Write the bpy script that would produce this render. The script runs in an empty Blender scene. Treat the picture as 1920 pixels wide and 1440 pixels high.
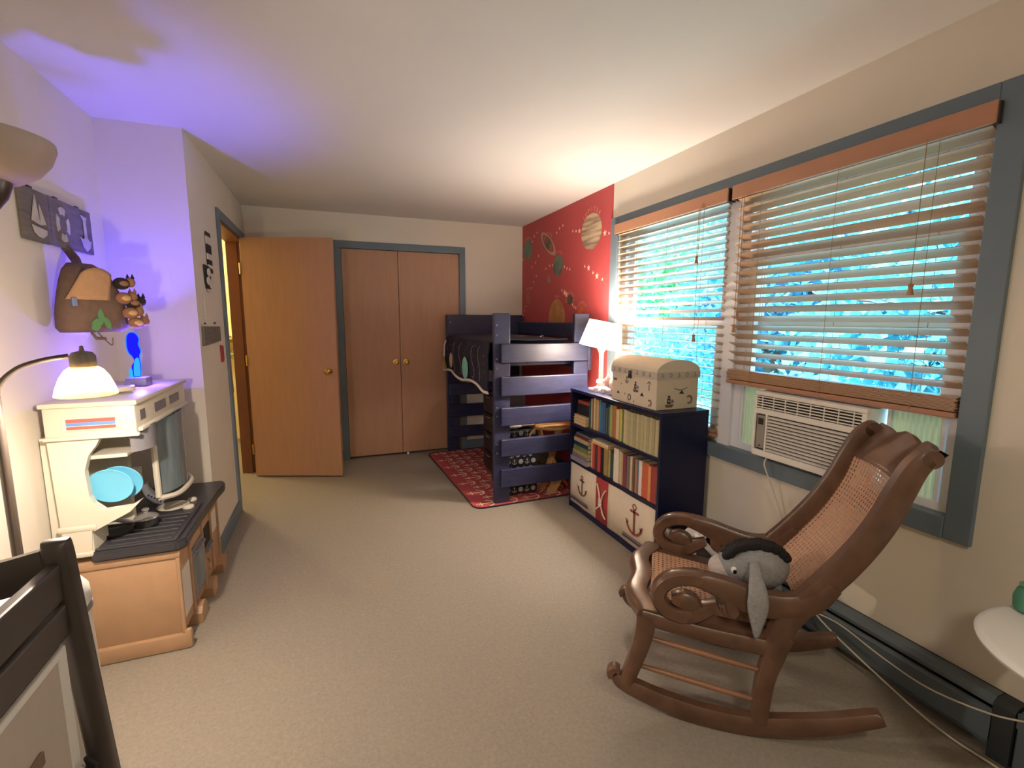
import bpy, bmesh, math, random
from mathutils import Vector, Matrix
random.seed(7)
PI = math.pi
SC = bpy.context.scene
COL = SC.collection

# ------------------------------------------------------------------ camera
YAW, PITCH, ROLL, CH = 0.3676, 0.1365, 0.0023, 1.3733
cyw, syw, cpt, spt = math.cos(YAW), math.sin(YAW), math.cos(PITCH), math.sin(PITCH)
fw = Vector((syw*cpt, cyw*cpt, -spt)); rt = Vector((cyw, -syw, 0)); up = rt.cross(fw)
r2 = math.cos(ROLL)*rt + math.sin(ROLL)*up; u2 = -math.sin(ROLL)*rt + math.cos(ROLL)*up
cam = bpy.data.objects.new('camera', bpy.data.cameras.new('camera')); COL.objects.link(cam)
m = Matrix.Identity(4)
for i in range(3):
    m[i][0] = r2[i]; m[i][1] = u2[i]; m[i][2] = -fw[i]
m[2][3] = CH
cam.matrix_world = m
cam.data.sensor_width = 36; cam.data.lens = 886.65*36/1920; cam.data.clip_start = 0.02
SC.camera = cam

# ------------------------------------------------------------------ world, sun, exposure
SC.view_settings.view_transform = 'Standard'; SC.view_settings.look = 'None'
SC.view_settings.gamma = 1; SC.view_settings.use_curve_mapping = False
SC.view_settings.exposure = 0.55
W = bpy.data.worlds.new('sky'); SC.world = W; W.use_nodes = True
bg = W.node_tree.nodes['Background']; bg.inputs[0].default_value = (0.58, 0.76, 1.0, 1); bg.inputs[1].default_value = 3.9
sun = bpy.data.objects.new('sun', bpy.data.lights.new('sun', 'SUN')); COL.objects.link(sun)
sun.data.energy = 14; sun.data.angle = 0.01; sun.data.color = (0.85, .97, 1)
sun.rotation_euler = Vector((0.45, 0.22, -0.85)).to_track_quat('-Z', 'Y').to_euler()

def point_light(name, loc, power, col, rad):
    l = bpy.data.objects.new(name, bpy.data.lights.new(name, 'POINT')); COL.objects.link(l)
    l.location = loc; l.data.energy = power; l.data.color = col; l.data.shadow_soft_size = rad
    return l
P_FILL = 13
P_READ, P_TABLE, P_BLUE, P_HALL = 29, 46, 6.0, 30

# ------------------------------------------------------------------ helpers
def lin(h):
    if not isinstance(h, str): return (*h, 1)
    h = h.lstrip('#'); c = [int(h[i:i+2], 16)/255 for i in (0, 2, 4)]
    return tuple([(x/12.92 if x <= .04045 else ((x+.055)/1.055)**2.4) for x in c] + [1])
def M(name, col, rough=.6, var=0, scale=20, bump=0, metal=0, emit=0, trans=0, dark=False, stretch=None, spec=None):
    m = bpy.data.materials.new(name); m.use_nodes = True
    nt = m.node_tree; b = nt.nodes['Principled BSDF']
    c = lin(col); b.inputs['Base Color'].default_value = c
    b.inputs['Roughness'].default_value = rough; b.inputs['Metallic'].default_value = metal
    if spec is not None: b.inputs['Specular IOR Level'].default_value = spec
    if trans: b.inputs['Transmission Weight'].default_value = trans
    if emit:
        b.inputs['Emission Color'].default_value = c; b.inputs['Emission Strength'].default_value = emit
        if dark: b.inputs['Base Color'].default_value = (0, 0, .01, 1); b.inputs['Specular IOR Level'].default_value = 0
    if var or bump:
        tc = nt.nodes.new('ShaderNodeTexCoord'); n = nt.nodes.new('ShaderNodeTexNoise')
        n.inputs['Scale'].default_value = scale; n.inputs['Detail'].default_value = 5
        if stretch:
            mp = nt.nodes.new('ShaderNodeMapping'); mp.inputs['Scale'].default_value = stretch
            nt.links.new(tc.outputs['Object'], mp.inputs['Vector']); nt.links.new(mp.outputs[0], n.inputs['Vector'])
        else: nt.links.new(tc.outputs['Object'], n.inputs['Vector'])
        if var:
            r = nt.nodes.new('ShaderNodeValToRGB')
            r.color_ramp.elements[0].position = .3; r.color_ramp.elements[1].position = .7
            r.color_ramp.elements[0].color = (*[x*(1-var) for x in c[:3]], 1)
            r.color_ramp.elements[1].color = (*[min(1, x*(1+var)) for x in c[:3]], 1)
            nt.links.new(n.outputs['Fac'], r.inputs[0]); nt.links.new(r.outputs[0], b.inputs['Base Color'])
        if bump:
            bp = nt.nodes.new('ShaderNodeBump'); bp.inputs['Strength'].default_value = bump
            bp.inputs['Distance'].default_value = .01
            nt.links.new(n.outputs['Fac'], bp.inputs['Height']); nt.links.new(bp.outputs[0], b.inputs['Normal'])
    return m

def addmesh(bm, vs, fs):
    v = [bm.verts.new(p) for p in vs]
    for f in fs:
        try: bm.faces.new([v[i] for i in f])
        except ValueError: pass
BF = [(0,3,2,1),(4,5,6,7),(0,1,5,4),(1,2,6,5),(2,3,7,6),(3,0,4,7)]
def box(bm, a, b, bev=0):
    x0,x1 = sorted((a[0],b[0])); y0,y1 = sorted((a[1],b[1])); z0,z1 = sorted((a[2],b[2]))
    if bev <= 0:
        addmesh(bm, [(x0,y0,z0),(x1,y0,z0),(x1,y1,z0),(x0,y1,z0),(x0,y0,z1),(x1,y0,z1),(x1,y1,z1),(x0,y1,z1)], BF)
    else:
        t = bmesh.new()
        addmesh(t, [(x0,y0,z0),(x1,y0,z0),(x1,y1,z0),(x0,y1,z0),(x0,y0,z1),(x1,y0,z1),(x1,y1,z1),(x0,y1,z1)], BF)
        bmesh.ops.bevel(t, geom=t.edges[:], offset=bev, segments=2, affect='EDGES', profile=.5)
        merge(bm, t)
def merge(bm, t, mat=None):
    vm = {}
    for v in t.verts: vm[v] = bm.verts.new(mat @ v.co if mat else v.co)
    for f in t.faces:
        try: bm.faces.new([vm[v] for v in f.verts])
        except ValueError: pass
    t.free()
def frame(d):
    d = Vector(d).normalized(); a = Vector((0,0,1)) if abs(d.z) < .9 else Vector((1,0,0))
    u = d.cross(a).normalized(); return u, d.cross(u).normalized()
def tube(bm, pts, r, n=10, cap=True):
    pts = [Vector(p) for p in pts]; rs = r if isinstance(r, (list, tuple)) else [r]*len(pts)
    rings = []; u = None
    for i, p in enumerate(pts):
        d = (pts[min(i+1, len(pts)-1)] - pts[max(i-1, 0)]).normalized()
        if u is None: u, v = frame(d)
        else:
            u = (u - d*u.dot(d)).normalized(); v = d.cross(u)
        rings.append([bm.verts.new(p + rs[i]*(math.cos(2*PI*k/n)*u + math.sin(2*PI*k/n)*v)) for k in range(n)])
    for a, b in zip(rings, rings[1:]):
        for k in range(n): bm.faces.new((a[k], a[(k+1)%n], b[(k+1)%n], b[k]))
    if cap: bm.faces.new(rings[0][::-1]); bm.faces.new(rings[-1])
def cyl(bm, p0, p1, r0, r1=None, n=20): tube(bm, [p0, p1], [r0, r0 if r1 is None else r1], n)
def lathe(bm, prof, c, n=32, axis=(0,0,1), closed=True):
    """prof = [(r, h)], revolved about axis through c"""
    ax = Vector(axis).normalized(); u, v = frame(ax); c = Vector(c); rings = []
    for r, h in prof:
        r = max(r, 1e-4)
        rings.append([bm.verts.new(c + ax*h + r*(math.cos(2*PI*k/n)*u + math.sin(2*PI*k/n)*v)) for k in range(n)])
    for a, b in zip(rings, rings[1:]):
        for k in range(n): bm.faces.new((a[k], a[(k+1)%n], b[(k+1)%n], b[k]))
    if closed:
        bm.faces.new(rings[0][::-1]); bm.faces.new(rings[-1])
def ell(bm, c, r, n=16, rot=None):
    t = bmesh.new(); bmesh.ops.create_uvsphere(t, u_segments=n, v_segments=max(6, n*2//3), radius=1)
    mt = Matrix.Translation(Vector(c)) @ (rot.to_4x4() if rot else Matrix.Identity(4)) @ Matrix.Diagonal((*r, 1))
    merge(bm, t, mt)
def prism(bm, poly, f, t0, t1):
    """poly 2D -> f(a, b, t) 3D, extruded from t0 to t1"""
    n = len(poly)
    v = [bm.verts.new(f(a, b, t0)) for a, b in poly] + [bm.verts.new(f(a, b, t1)) for a, b in poly]
    bm.faces.new(v[:n][::-1]); bm.faces.new(v[n:])
    for i in range(n): bm.faces.new((v[i], v[(i+1)%n], v[n+(i+1)%n], v[n+i]))
def spline(pts, k=6):
    """Catmull-Rom through tuples of any length"""
    out = []; n = len(pts)
    for i in range(n-1):
        p0, p1, p2, p3 = pts[max(i-1,0)], pts[i], pts[i+1], pts[min(i+2,n-1)]
        for j in range(k):
            t = j/k
            out.append(tuple(.5*(2*b + (c-a)*t + (2*a-5*b+4*c-d)*t*t + (-a+3*b-3*c+d)*t**3) for a,b,c,d in zip(p0,p1,p2,p3)))
    out.append(tuple(pts[-1])); return out
def sweep(bm, path, f, ht, k=5, taper=0):
    """rounded bar: path [(a, b, halfwidth)] in a plane, f(a,b,t) maps to 3D; ht = half thickness across the plane"""
    P = spline(path, k); rings = []
    for i, (a, b, w) in enumerate(P):
        q0, q1 = P[max(i-1,0)], P[min(i+1,len(P)-1)]
        d = Vector((q1[0]-q0[0], q1[1]-q0[1])).normalized(); nx, ny = -d.y, d.x
        c = .3
        sec = [(w, ht*(1-c)), (w*(1-c), ht), (-w*(1-c), ht), (-w, ht*(1-c)), (-w, -ht*(1-c)), (-w*(1-c), -ht), (w*(1-c), -ht), (w, -ht*(1-c))]
        rings.append([bm.verts.new(f(a+nx*s, b+ny*s, t)) for s, t in sec])
    for a, b in zip(rings, rings[1:]):
        for j in range(8): bm.faces.new((a[j], a[(j+1)%8], b[(j+1)%8], b[j]))
    bm.faces.new(rings[0][::-1]); bm.faces.new(rings[-1])

ORG = {}
def obj(name, bm, mat, parent=None, smooth=False, label=None, kind=None):
    me = bpy.data.meshes.new(name)
    bmesh.ops.recalc_face_normals(bm, faces=bm.faces[:])
    org = None
    if parent is None and bm.verts:
        xs = [v.co for v in bm.verts]
        org = Vector((sum(p.x for p in xs)/len(xs), sum(p.y for p in xs)/len(xs), min(p.z for p in xs)))
    else: org = ORG.get(parent.name, Vector((0,0,0))) if parent else Vector((0,0,0))
    bmesh.ops.translate(bm, verts=bm.verts[:], vec=-org)
    bm.to_mesh(me); bm.free()
    if mat: me.materials.append(mat)
    if smooth:
        for p in me.polygons: p.use_smooth = True
        if smooth != 2:
            try: me.set_sharp_from_angle(angle=math.radians(smooth if smooth > 2 else 40))
            except Exception: pass
    o = bpy.data.objects.new(name, me); COL.objects.link(o)
    if parent: o.parent = parent
    else: o.location = org
    ORG[o.name] = org
    if label: o['label'] = label
    if kind: o['kind'] = kind
    return o
def tag(o, label, cat, group=None, kind=None):
    o['label'] = label; o['category'] = cat
    if group: o['group'] = group
    if kind: o['kind'] = kind
    return o
def thing(name, loc, label, cat, group=None):
    o = bpy.data.objects.new(name, None); COL.objects.link(o); o.location = loc; o.empty_display_size = .05
    ORG[o.name] = Vector(loc); return tag(o, label, cat, group)
def struct(name, bm, mat, **k):
    return obj(name, bm, mat, kind='structure', **k)
def share(name, src, parent, mat4, label=None):
    """another object using src's mesh, placed in parent's space"""
    o = bpy.data.objects.new(name, src.data); COL.objects.link(o); o.parent = parent; o.matrix_local = mat4
    if label: o['label'] = label
    return o
def nb(): return bmesh.new()
def bx(name, a, b, mat, parent, bev=0, **k):
    t = nb(); box(t, a, b, bev); return obj(name, t, mat, parent, **k)

def anchor(bm, f, s=1.0, w=.05, t0=0, t1=.001):
    """anchor drawn in a unit box (x -.35..35, y 0..1) mapped by f(a,b,t), flat print"""
    def g(a, b, t): return f(a*s, b*s, t)
    prism(bm, [(-w/1.3, .08), (w/1.3, .08), (w/1.3, .82), (-w/1.3, .82)], g, t0, t1)
    prism(bm, [(-.2, .7), (.2, .7), (.2, .77), (-.2, .77)], g, t0, t1)
    for (cx, cyy, r, a0, a1, ww, n) in ((0, .89, .08, 0, 2*PI, .035, 10), (0, .42, .36, PI*1.08, PI*1.92, .07, 10)):
        for k in range(n):
            p, q = a0+(a1-a0)*k/n, a0+(a1-a0)*(k+1)/n
            prism(bm, [(cx+(r-ww/2)*math.cos(p), cyy+(r-ww/2)*math.sin(p)), (cx+(r+ww/2)*math.cos(p), cyy+(r+ww/2)*math.sin(p)),
                       (cx+(r+ww/2)*math.cos(q), cyy+(r+ww/2)*math.sin(q)), (cx+(r-ww/2)*math.cos(q), cyy+(r-ww/2)*math.sin(q))], g, t0, t1)
    for sx in (-1, 1):
        prism(bm, [(sx*.42, .42), (sx*.27, .36), (sx*.33, .24)][::sx], g, t0, t1)
def text_mesh(txt, size):
    cu = bpy.data.curves.new('t', 'FONT'); cu.body = txt; cu.size = size; cu.align_x = 'CENTER'
    o = bpy.data.objects.new('t', cu); COL.objects.link(o)
    dg = bpy.context.evaluated_depsgraph_get(); me = bpy.data.meshes.new_from_object(o.evaluated_get(dg))
    bpy.data.objects.remove(o); return me
def text_into(bm, txt, size, f, off=(0, 0), rot=0):
    me = text_mesh(txt, size); c, s = math.cos(rot), math.sin(rot)
    vs = [bm.verts.new(f(off[0]+c*v.co.x-s*v.co.y, off[1]+s*v.co.x+c*v.co.y, 0)) for v in me.vertices]
    for p in me.polygons:
        try: bm.faces.new([vs[i] for i in p.vertices])
        except ValueError: pass

# ------------------------------------------------------------------ materials
R, D, L, J, B, H, RY = 1.955, -.655, -1.026, 3.009, 4.777, 2.337, -1.3
m_wall = M('wall_paint', '#d8cfbf', .75, .02, 3, .03)
m_red = M('red_wall_paint', '#b5494b', .6, .03, 3, .03)
m_ceil = M('ceiling_paint', '#d2cdc6', .8, .015, 2, .03)
m_blue = M('blue_grey_trim', '#64727c', .45, .03, 8)
m_white = M('white_trim', '#dcdbd6', .45)
m_brown = M('door_veneer', '#b18667', .45, .05, 6, 0, stretch=(6, 6, .6))
m_jamb = M('dark_jamb', '#8a5a40', .5, .05, 8)
m_brass = M('brass', '#d9b464', .22, metal=1)
m_navy = M('navy_stained_wood', '#2c2f4c', .42, .22, 9, .05, stretch=(1, 1, 5))
m_black = M('black_lacquer', '#15151f', .3, .05)
m_darkmetal = M('dark_metal', '#3a352f', .4, metal=.3)
m_plug = M('white_plastic', '#e2ded4', .4)
m_blackm = M('black_matte', '#141216', .7)
# floor: mottled beige sheet floor
m_floor = M('beige_floor', '#948b7e', .7, .07, 60, .12)
nt = m_floor.node_tree; b = nt.nodes['Principled BSDF']
n1 = nt.nodes.new('ShaderNodeTexVoronoi'); n1.inputs['Scale'].default_value = 95
tc = nt.nodes.new('ShaderNodeTexCoord'); nt.links.new(tc.outputs['Object'], n1.inputs['Vector'])
mx = nt.nodes.new('ShaderNodeMix'); mx.data_type = 'RGBA'; mx.blend_type = 'MULTIPLY'; mx.inputs[0].default_value = .18
rp = [n for n in nt.nodes if n.type == 'VALTORGB'][0]
nt.links.new(rp.outputs[0], mx.inputs[6]); nt.links.new(n1.outputs['Distance'], mx.inputs[7]); nt.links.new(mx.outputs[2], b.inputs['Base Color'])

# ------------------------------------------------------------------ room shell
T = .12
t = nb(); box(t, (L-T-1.2, RY-T, -.1), (R+T, B+T, 0)); struct('floor', t, m_floor)
t = nb(); box(t, (L-T-1.2, RY-T, H), (R+T+.05, B+T+.02, H+.15)); struct('ceiling', t, m_ceil)
t = nb(); box(t, (L-T, RY, 0), (L, J, H)); struct('wall_left', t, m_wall)
t = nb(); box(t, (L-T, J, 0), (D, J+.10, H)); struct('wall_jog', t, m_wall)
# doorway wall (x = D): opening y 3.73..4.66
OY0, OY1, OZ = 3.735, 4.70, 2.03
t = nb(); box(t, (D-.12, J+.1, 0), (D, OY0, H)); box(t, (D-.12, OY1, 0), (D, B, H)); box(t, (D-.12, OY0, OZ), (D, OY1, H)); struct('wall_doorway', t, m_wall)
# back wall with closet opening
CX0, CX1, CZ = .076, 1.322, 2.088
t = nb(); box(t, (D-.12, B, 0), (CX0+.06, B+T, H)); box(t, (CX1-.06, B, 0), (R+T, B+T, H)); box(t, (CX0+.06, B, CZ-.06), (CX1-.06, B+T, H))
box(t, (CX0, B+T, 0), (CX1, B+T+.02, CZ)); struct('wall_back', t, m_wall)
t = nb(); box(t, (L-T, RY-T, 0), (R+T, RY, H)); struct('wall_rear', t, m_wall)
# window wall
WY0, WY1, WZ0, WZ1 = .8325, 3.048, .6285, 2.09
IY0, IY1, IZ0, IZ1 = WY0+.075, WY1-.085, WZ0+.055, WZ1-.07
t = nb(); box(t, (R, RY, 0), (R+T, IY0, H)); box(t, (R, IY1, 0), (R+T, WY1+.0, H)); box(t, (R, IY0, 0), (R+T, IY1, IZ0)); box(t, (R, IY0, IZ1), (R+T, IY1, H)); struct('wall_right', t, m_wall)
t = nb(); box(t, (R, WY1, 0), (R+T, B, H)); struct('wall_right_accent', t, m_red)
# casing (trim) round the window
t = nb(); c = R-.018
box(t, (c, WY0, WZ0), (R+.002, WY0+.075, WZ1), .003); box(t, (c, WY1-.085, WZ0), (R+.002, WY1, WZ1), .003)
box(t, (c, WY0+.075, WZ1-.07), (R+.002, WY1-.085, WZ1), .003); struct('trim_1', t, m_blue)
t = nb(); box(t, (c-.005, WY0+.075, WZ0), (R+.002, WY1-.085, WZ0+.075), .003); box(t, (R, IY0, IZ0), (R+.06, IY1, IZ0+.02)); struct('trim_2', t, m_blue)
# closet trim
t = nb(); y0, y1 = B-.016, B+.002
box(t, (CX0, y0, CZ-.065), (CX1, y1, CZ), .003); box(t, (CX0, y0, 0), (CX0+.06, y1, CZ-.065), .003); box(t, (CX1-.06, y0, 0), (CX1, y1, CZ-.065), .003); struct('trim_3', t, m_blue)
# doorway trim
t = nb(); x0, x1 = D-.002, D+.016
box(t, (x0, 3.675, 0), (x1, 3.735, 2.09), .003); box(t, (x0, 3.735, 2.03), (x1, 4.745, 2.09), .003); box(t, (x0, 4.70, 0), (x1, 4.745, 2.03), .003); struct('trim_4', t, m_blue)
t = nb(); box(t, (D-.125, OY0, 0), (D+.0, OY0+.018, OZ)); box(t, (D-.125, OY1-.018, 0), (D, OY1, OZ)); box(t, (D-.125, OY0+.018, OZ-.018), (D, OY1-.018, OZ))
box(t, (D-.08, OY1-.035, 0), (D-.04, OY1-.018, OZ-.018)); struct('trim_5', t, m_jamb)
# baseboards
t = nb(); box(t, (D, J, 0), (D+.014, 3.675, .095), .003); struct('baseboard_doorway', t, m_blue)
t = nb(); box(t, (L, RY, 0), (L+.014, J, .095), .003); struct('baseboard_left', t, m_blue)
t = nb(); box(t, (CX1, B-.014, 0), (R, B, .095), .003); box(t, (D, B-.014, 0), (CX0, B, .095), .003); struct('baseboard_back', t, m_blue)
t = nb(); box(t, (R-.014, RY, 0), (R, B-.014, .10), .003); struct('baseboard_right', t, m_blue)
# hallway beyond the doorway
m_hall = M('hall_paint', '#efe2b4', .7, .02, 3)
HX = -1.72
t = nb(); box(t, (HX-.1, J+.1, 0), (HX, 6.2, H)); struct('wall_hall_far', t, m_hall)
t = nb(); box(t, (HX, J+.1, 0), (L-T, J+.18, H)); struct('wall_hall_near', t, m_hall)
t = nb(); box(t, (HX, 6.1, 0), (D, 6.2, H)); box(t, (D-.12, B+T, 0), (D-.0, 6.1, H)); struct('wall_hall_end', t, m_hall)
t = nb(); box(t, (HX-.1, B+T, -.1), (D, 6.2, 0)); struct('floor_hall', t, m_floor)
t = nb(); box(t, (HX-.1, B+T+.02, H), (D, 6.2, H+.15)); struct('ceiling_hall', t, m_ceil)
point_light('hall_lamp', (-1.35, 5.0, 2.1), P_HALL, (1, .82, .5), .08)

# ------------------------------------------------------------------ room door (open) and closet doors
def knob(parent, p, ax, r=.027, name='knob', mat=None):
    t = nb(); lathe(t, [(.030, 0), (.030, .006), (.012, .008), (.011, .03), (.02, .034), (r, .045), (r, .055), (.017, .066), (.001, .068)], p, 20, ax)
    return obj(name, t, mat or m_brass, parent, smooth=True)
hx, hy, ex, ey = -.652, 4.525, .053, 4.255
d = Vector((ex-hx, ey-hy, 0)).normalized(); nrm = Vector((d.y, -d.x, 0))  # towards camera
dt = thing('door_1', (hx, hy, 0), 'plain brown flush door standing open into the room in front of the closet', 'door'); dt['kind'] = 'structure'
def dpt(a, tt, z): return Vector((hx, hy, z)) + d*a + nrm*tt
t = nb(); A = .755
addmesh(t, [dpt(0, 0, .012), dpt(A, 0, .012), dpt(A, -.035, .012), dpt(0, -.035, .012), dpt(0, 0, 2.03), dpt(A, 0, 2.03), dpt(A, -.035, 2.03), dpt(0, -.035, 2.03)], BF)
bmesh.ops.bevel(t, geom=t.edges[:], offset=.0015, segments=1, affect='EDGES')
obj('door_leaf', t, m_brown, dt)
knob(dt, dpt(A-.07, 0, .93), nrm); knob(dt, dpt(A-.07, -.035, .93), -nrm)
for z in (.25, 1.02, 1.78):
    t = nb(); cyl(t, dpt(-.006, .004, z-.045), dpt(-.006, .004, z+.045), .007, n=10); obj('hinge', t, m_brass, dt)
for i, (xa, xb, kx) in enumerate(((CX0+.063, .652, .609), (.656, CX1-.063, .708))):
    c_ = thing('door_%d' % (i+2), ((xa+xb)/2, B+.03, 0), ['left brown closet door, partly hidden behind the open door', 'right brown closet door beside the navy loft bed'][i], 'door'); c_['kind'] = 'structure'
    bx('door_leaf', (xa, B+.012, .02), (xb, B+.042, CZ-.067), m_brown, c_, .002)
    knob(c_, (kx, B+.012, .945), (0, -1, 0), .018)
t = nb(); box(t, (.69, B-.012, 0), (.71, B+.01, .022), .003); tag(obj('floor_guide', t, m_plug), 'tiny white plastic closet door guide on the floor', 'door guide')
# things seen through the doorway
hc = thing('console_table', (-1.1, 5.7, 0), 'narrow dark console table at the end of the hallway, seen through the doorway', 'table')
t = nb(); box(t, (-1.6, 5.8, 1.12), (-.85, 6.08, 1.15), .004); obj('tabletop', t, m_jamb, hc)
for x in (-1.57, -.88):
    for y in (5.82, 6.05): bx('leg', (x-.02, y-.015, 0), (x+.02, y+.015, 1.12), m_jamb, hc)
m_leaf = M('leaf_green', '#7d8a4a', .6, .3, 30); m_redcloth = M('red_cloth', '#b1343a', .8, .1)
t = nb()
for i in range(60):
    a = random.uniform(0, 2*PI); r = random.uniform(.02, .09); z = random.uniform(.95, 1.2)
    p = Vector((-1.03+r*math.cos(a), 5.78+r*math.sin(a)*.5-.05, z)); q = Vector((random.uniform(-.03,.03), random.uniform(-.03,.03), random.uniform(-.03,.03)))
    w = Vector((random.uniform(-.012,.012), .004, random.uniform(-.012,.012)))
    addmesh(t, [p-q, p+w, p+q, p-w], [(0,1,2,3)])
tube(t, [(-1.03, 5.80, 1.2), (-1.03, 5.74, 1.15), (-1.04, 5.74, .98)], .006, 6)
tag(obj('garland', t, m_leaf), 'green leafy garland hanging in the hallway doorway view', 'garland')
t = nb(); tube(t, [(-1.05, 5.72, .52), (-1.05, 5.72, .6), (-1.05, 5.72, .8), (-1.05, 5.72, .86)], [.05, .075, .07, .02], 14); tube(t, [(-1.08, 5.72, .84), (-1.05, 5.72, .95), (-1.02, 5.72, .84)], .006, 6)
tag(obj('red_bag', t, m_redcloth, smooth=True), 'red cloth bag hanging in the hallway, seen through the doorway', 'bag')

# ------------------------------------------------------------------ window units, glass
m_frame = M('window_white', '#e4e6ea', .4)
m_glass = bpy.data.materials.new('window_glass'); m_glass.use_nodes = True
nt = m_glass.node_tree; nt.nodes.clear(); o_ = nt.nodes.new('ShaderNodeOutputMaterial'); mi = nt.nodes.new('ShaderNodeMixShader')
tr = nt.nodes.new('ShaderNodeBsdfTransparent'); tr.inputs[0].default_value = (.93, .98, .98, 1); gl = nt.nodes.new('ShaderNodeBsdfGlossy'); gl.inputs['Roughness'].default_value = .02
fr = nt.nodes.new('ShaderNodeFresnel'); fr.inputs[0].default_value = 1.25
gb = nt.nodes.new('ShaderNodeNewGeometry'); mm = nt.nodes.new('ShaderNodeMath'); mm.operation = 'SUBTRACT'; mm.use_clamp = True
nt.links.new(fr.outputs[0], mm.inputs[0]); nt.links.new(gb.outputs['Backfacing'], mm.inputs[1]); nt.links.new(mm.outputs[0], mi.inputs[0]); nt.links.new(tr.outputs[0], mi.inputs[1]); nt.links.new(gl.outputs[0], mi.inputs[2]); nt.links.new(mi.outputs[0], o_.inputs[0])
MUL0, MUL1 = 1.885, 1.965     # mullion between the units
wins = []
for n, (a, b_) in enumerate(((MUL1, IY1), (IY0, MUL0))):
    w = thing('window_%d' % (n+1), (R+.07, (a+b_)/2, IZ0), ['narrow left window unit behind the long wooden blind', 'wide right window unit holding the air conditioner'][n], 'window'); w['kind'] = 'structure'
    t = nb(); X0, X1 = R+.03, R+.115; F = .045
    box(t, (X0, a, IZ0+.02), (X1, a+F, IZ1)); box(t, (X0, b_-F, IZ0+.02), (X1, b_, IZ1)); box(t, (X0, a+F, IZ1-.04), (X1, b_-F, IZ1)); box(t, (X0, a+F, IZ0+.02), (X1, b_-F, IZ0+.05))
    obj('window_frame', t, m_frame, w)
    base = IZ0+.05; mid = 1.36; up_ = .33 if n else 0
    S = .04
    for k, (z0, z1, x) in enumerate(((base+up_, mid+up_, R+.055), (mid-.03, IZ1-.04, R+.09))):
        t = nb(); a2, b2 = a+F, b_-F
        box(t, (x-.015, a2, z0), (x+.015, a2+S, z1)); box(t, (x-.015, b2-S, z0), (x+.015, b2, z1)); box(t, (x-.015, a2+S, z0), (x+.015, b2-S, z0+S)); box(t, (x-.015, a2+S, z1-S), (x+.015, b2-S, z1))
        s_ = obj('sash', t, m_frame, w)
        bx('pane', (x-.003, a2+S, z0+S), (x+.003, b2-S, z1-S), m_glass, s_)
    wins.append(w)
t = nb(); box(t, (R+.01, MUL0, IZ0+.02), (R+.115, MUL1, IZ1)); struct('trim_6', t, m_frame)
t = nb(); box(t, (R+.0, IY0-.001, IZ1-.008), (R+.12, IY1, IZ1+.001)); struct('trim_7', t, m_blue)

# ------------------------------------------------------------------ wooden blinds
m_slat = M('blind_slat_wood', '#bb9878', .28, .06, 5, stretch=(4, .6, 4))
m_val = M('blind_valance_wood', '#ad7c5e', .5, .06, 5, stretch=(4, .6, 4))
m_cord = M('blind_cord', '#9b7b5c', .8)
def slat_mesh(ln):
    t = nb(); n = 6; w = .05
    ring = [(-w/2 + w*k/n, .0022*(1-((k/n-.5)*2)**2)) for k in range(n+1)]
    for th in (0, -.0028):
        pass
    top = [[t.verts.new((x, y, z)) for x, z in ring] for y in (-ln/2, ln/2)]
    bot = [[t.verts.new((x, y, z-.0028)) for x, z in ring] for y in (-ln/2, ln/2)]
    for k in range(n):
        t.faces.new((top[0][k], top[0][k+1], top[1][k+1], top[1][k])); t.faces.new((bot[0][k], bot[1][k], bot[1][k+1], bot[0][k+1]))
        for e in (0, 1): t.faces.new((top[e][k], bot[e][k], bot[e][k+1], top[e][k+1]))
    for k in (0, n): t.faces.new((top[0][k], top[1][k], bot[1][k], bot[0][k]))
    return t
def blind(y0, y1, zbot, nstack, tilt, label, cords, tass):
    yc = (y0+y1)/2; xc = R+.006
    b_ = thing('window_blind', (xc, yc, zbot), label, 'blind')
    t = nb(); box(t, (xc-.045, y0-.012, 1.968), (xc-.033, y1+.012, 2.035), .003); obj('valance', t, m_val, b_)
    t = nb(); box(t, (xc-.03, y0, 1.975), (xc+.025, y1, 2.018)); obj('head_rail', t, m_val, b_)
    for y in (y0-.01, y1+.01): bx('valance_bracket', (xc-.04, y-.006, 1.965), (xc+.025, y+.006, 2.03), m_darkmetal, b_)
    sm = slat_mesh(y1-y0-.012); first = None
    org = ORG[b_.name]; ztop = 1.955; zs = zbot+.022+.0045*nstack
    n = int((ztop-zs-.01)/.0445)
    for i in range(n+1):
        z = ztop-.0445*i
        if z < zs+.01: break
        mt = Matrix.Translation(Vector((xc, yc, z))-org) @ Matrix.Rotation(math.radians(tilt+random.uniform(-1.5, 1.5)), 4, 'Y')
        if first is None: first = obj('slat', sm, m_slat, None); me = first.data; bpy.data.objects.remove(first); first = bpy.data.objects.new('slat', me); COL.objects.link(first); first.parent = b_; first.matrix_local = mt
        else: share('slat', first, b_, mt)
    for i in range(nstack):
        share('slat', first, b_, Matrix.Translation(Vector((xc+random.uniform(-.003,.003), yc+random.uniform(-.004,.004), zbot+.024+.0045*i))-org))
    t = nb(); box(t, (xc-.026, y0+.004, zbot), (xc+.026, y1-.004, zbot+.02), .004); obj('bottom_rail', t, m_val, b_)
    for y in cords:
        t = nb(); tube(t, [(xc-.027, y, 1.975), (xc-.027, y, zbot+.01)], .0011, 5); tube(t, [(xc+.027, y, 1.975), (xc+.027, y, zbot+.01)], .0011, 5); obj('ladder_cord', t, m_cord, b_)
    for y, z in tass:
        t = nb(); tube(t, [(xc-.05, y, 1.97), (xc-.05, y, z)], .0014, 6); c_ = obj('pull_cord', t, m_cord, b_)
        t = nb(); lathe(t, [(.004, 0), (.010, -.006), (.007, -.014), (.010, -.034), (.011, -.040), (.003, -.042)], (xc-.05, y, z), 12); obj('tassel', t, m_val, c_, smooth=True)
    return b_
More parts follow.
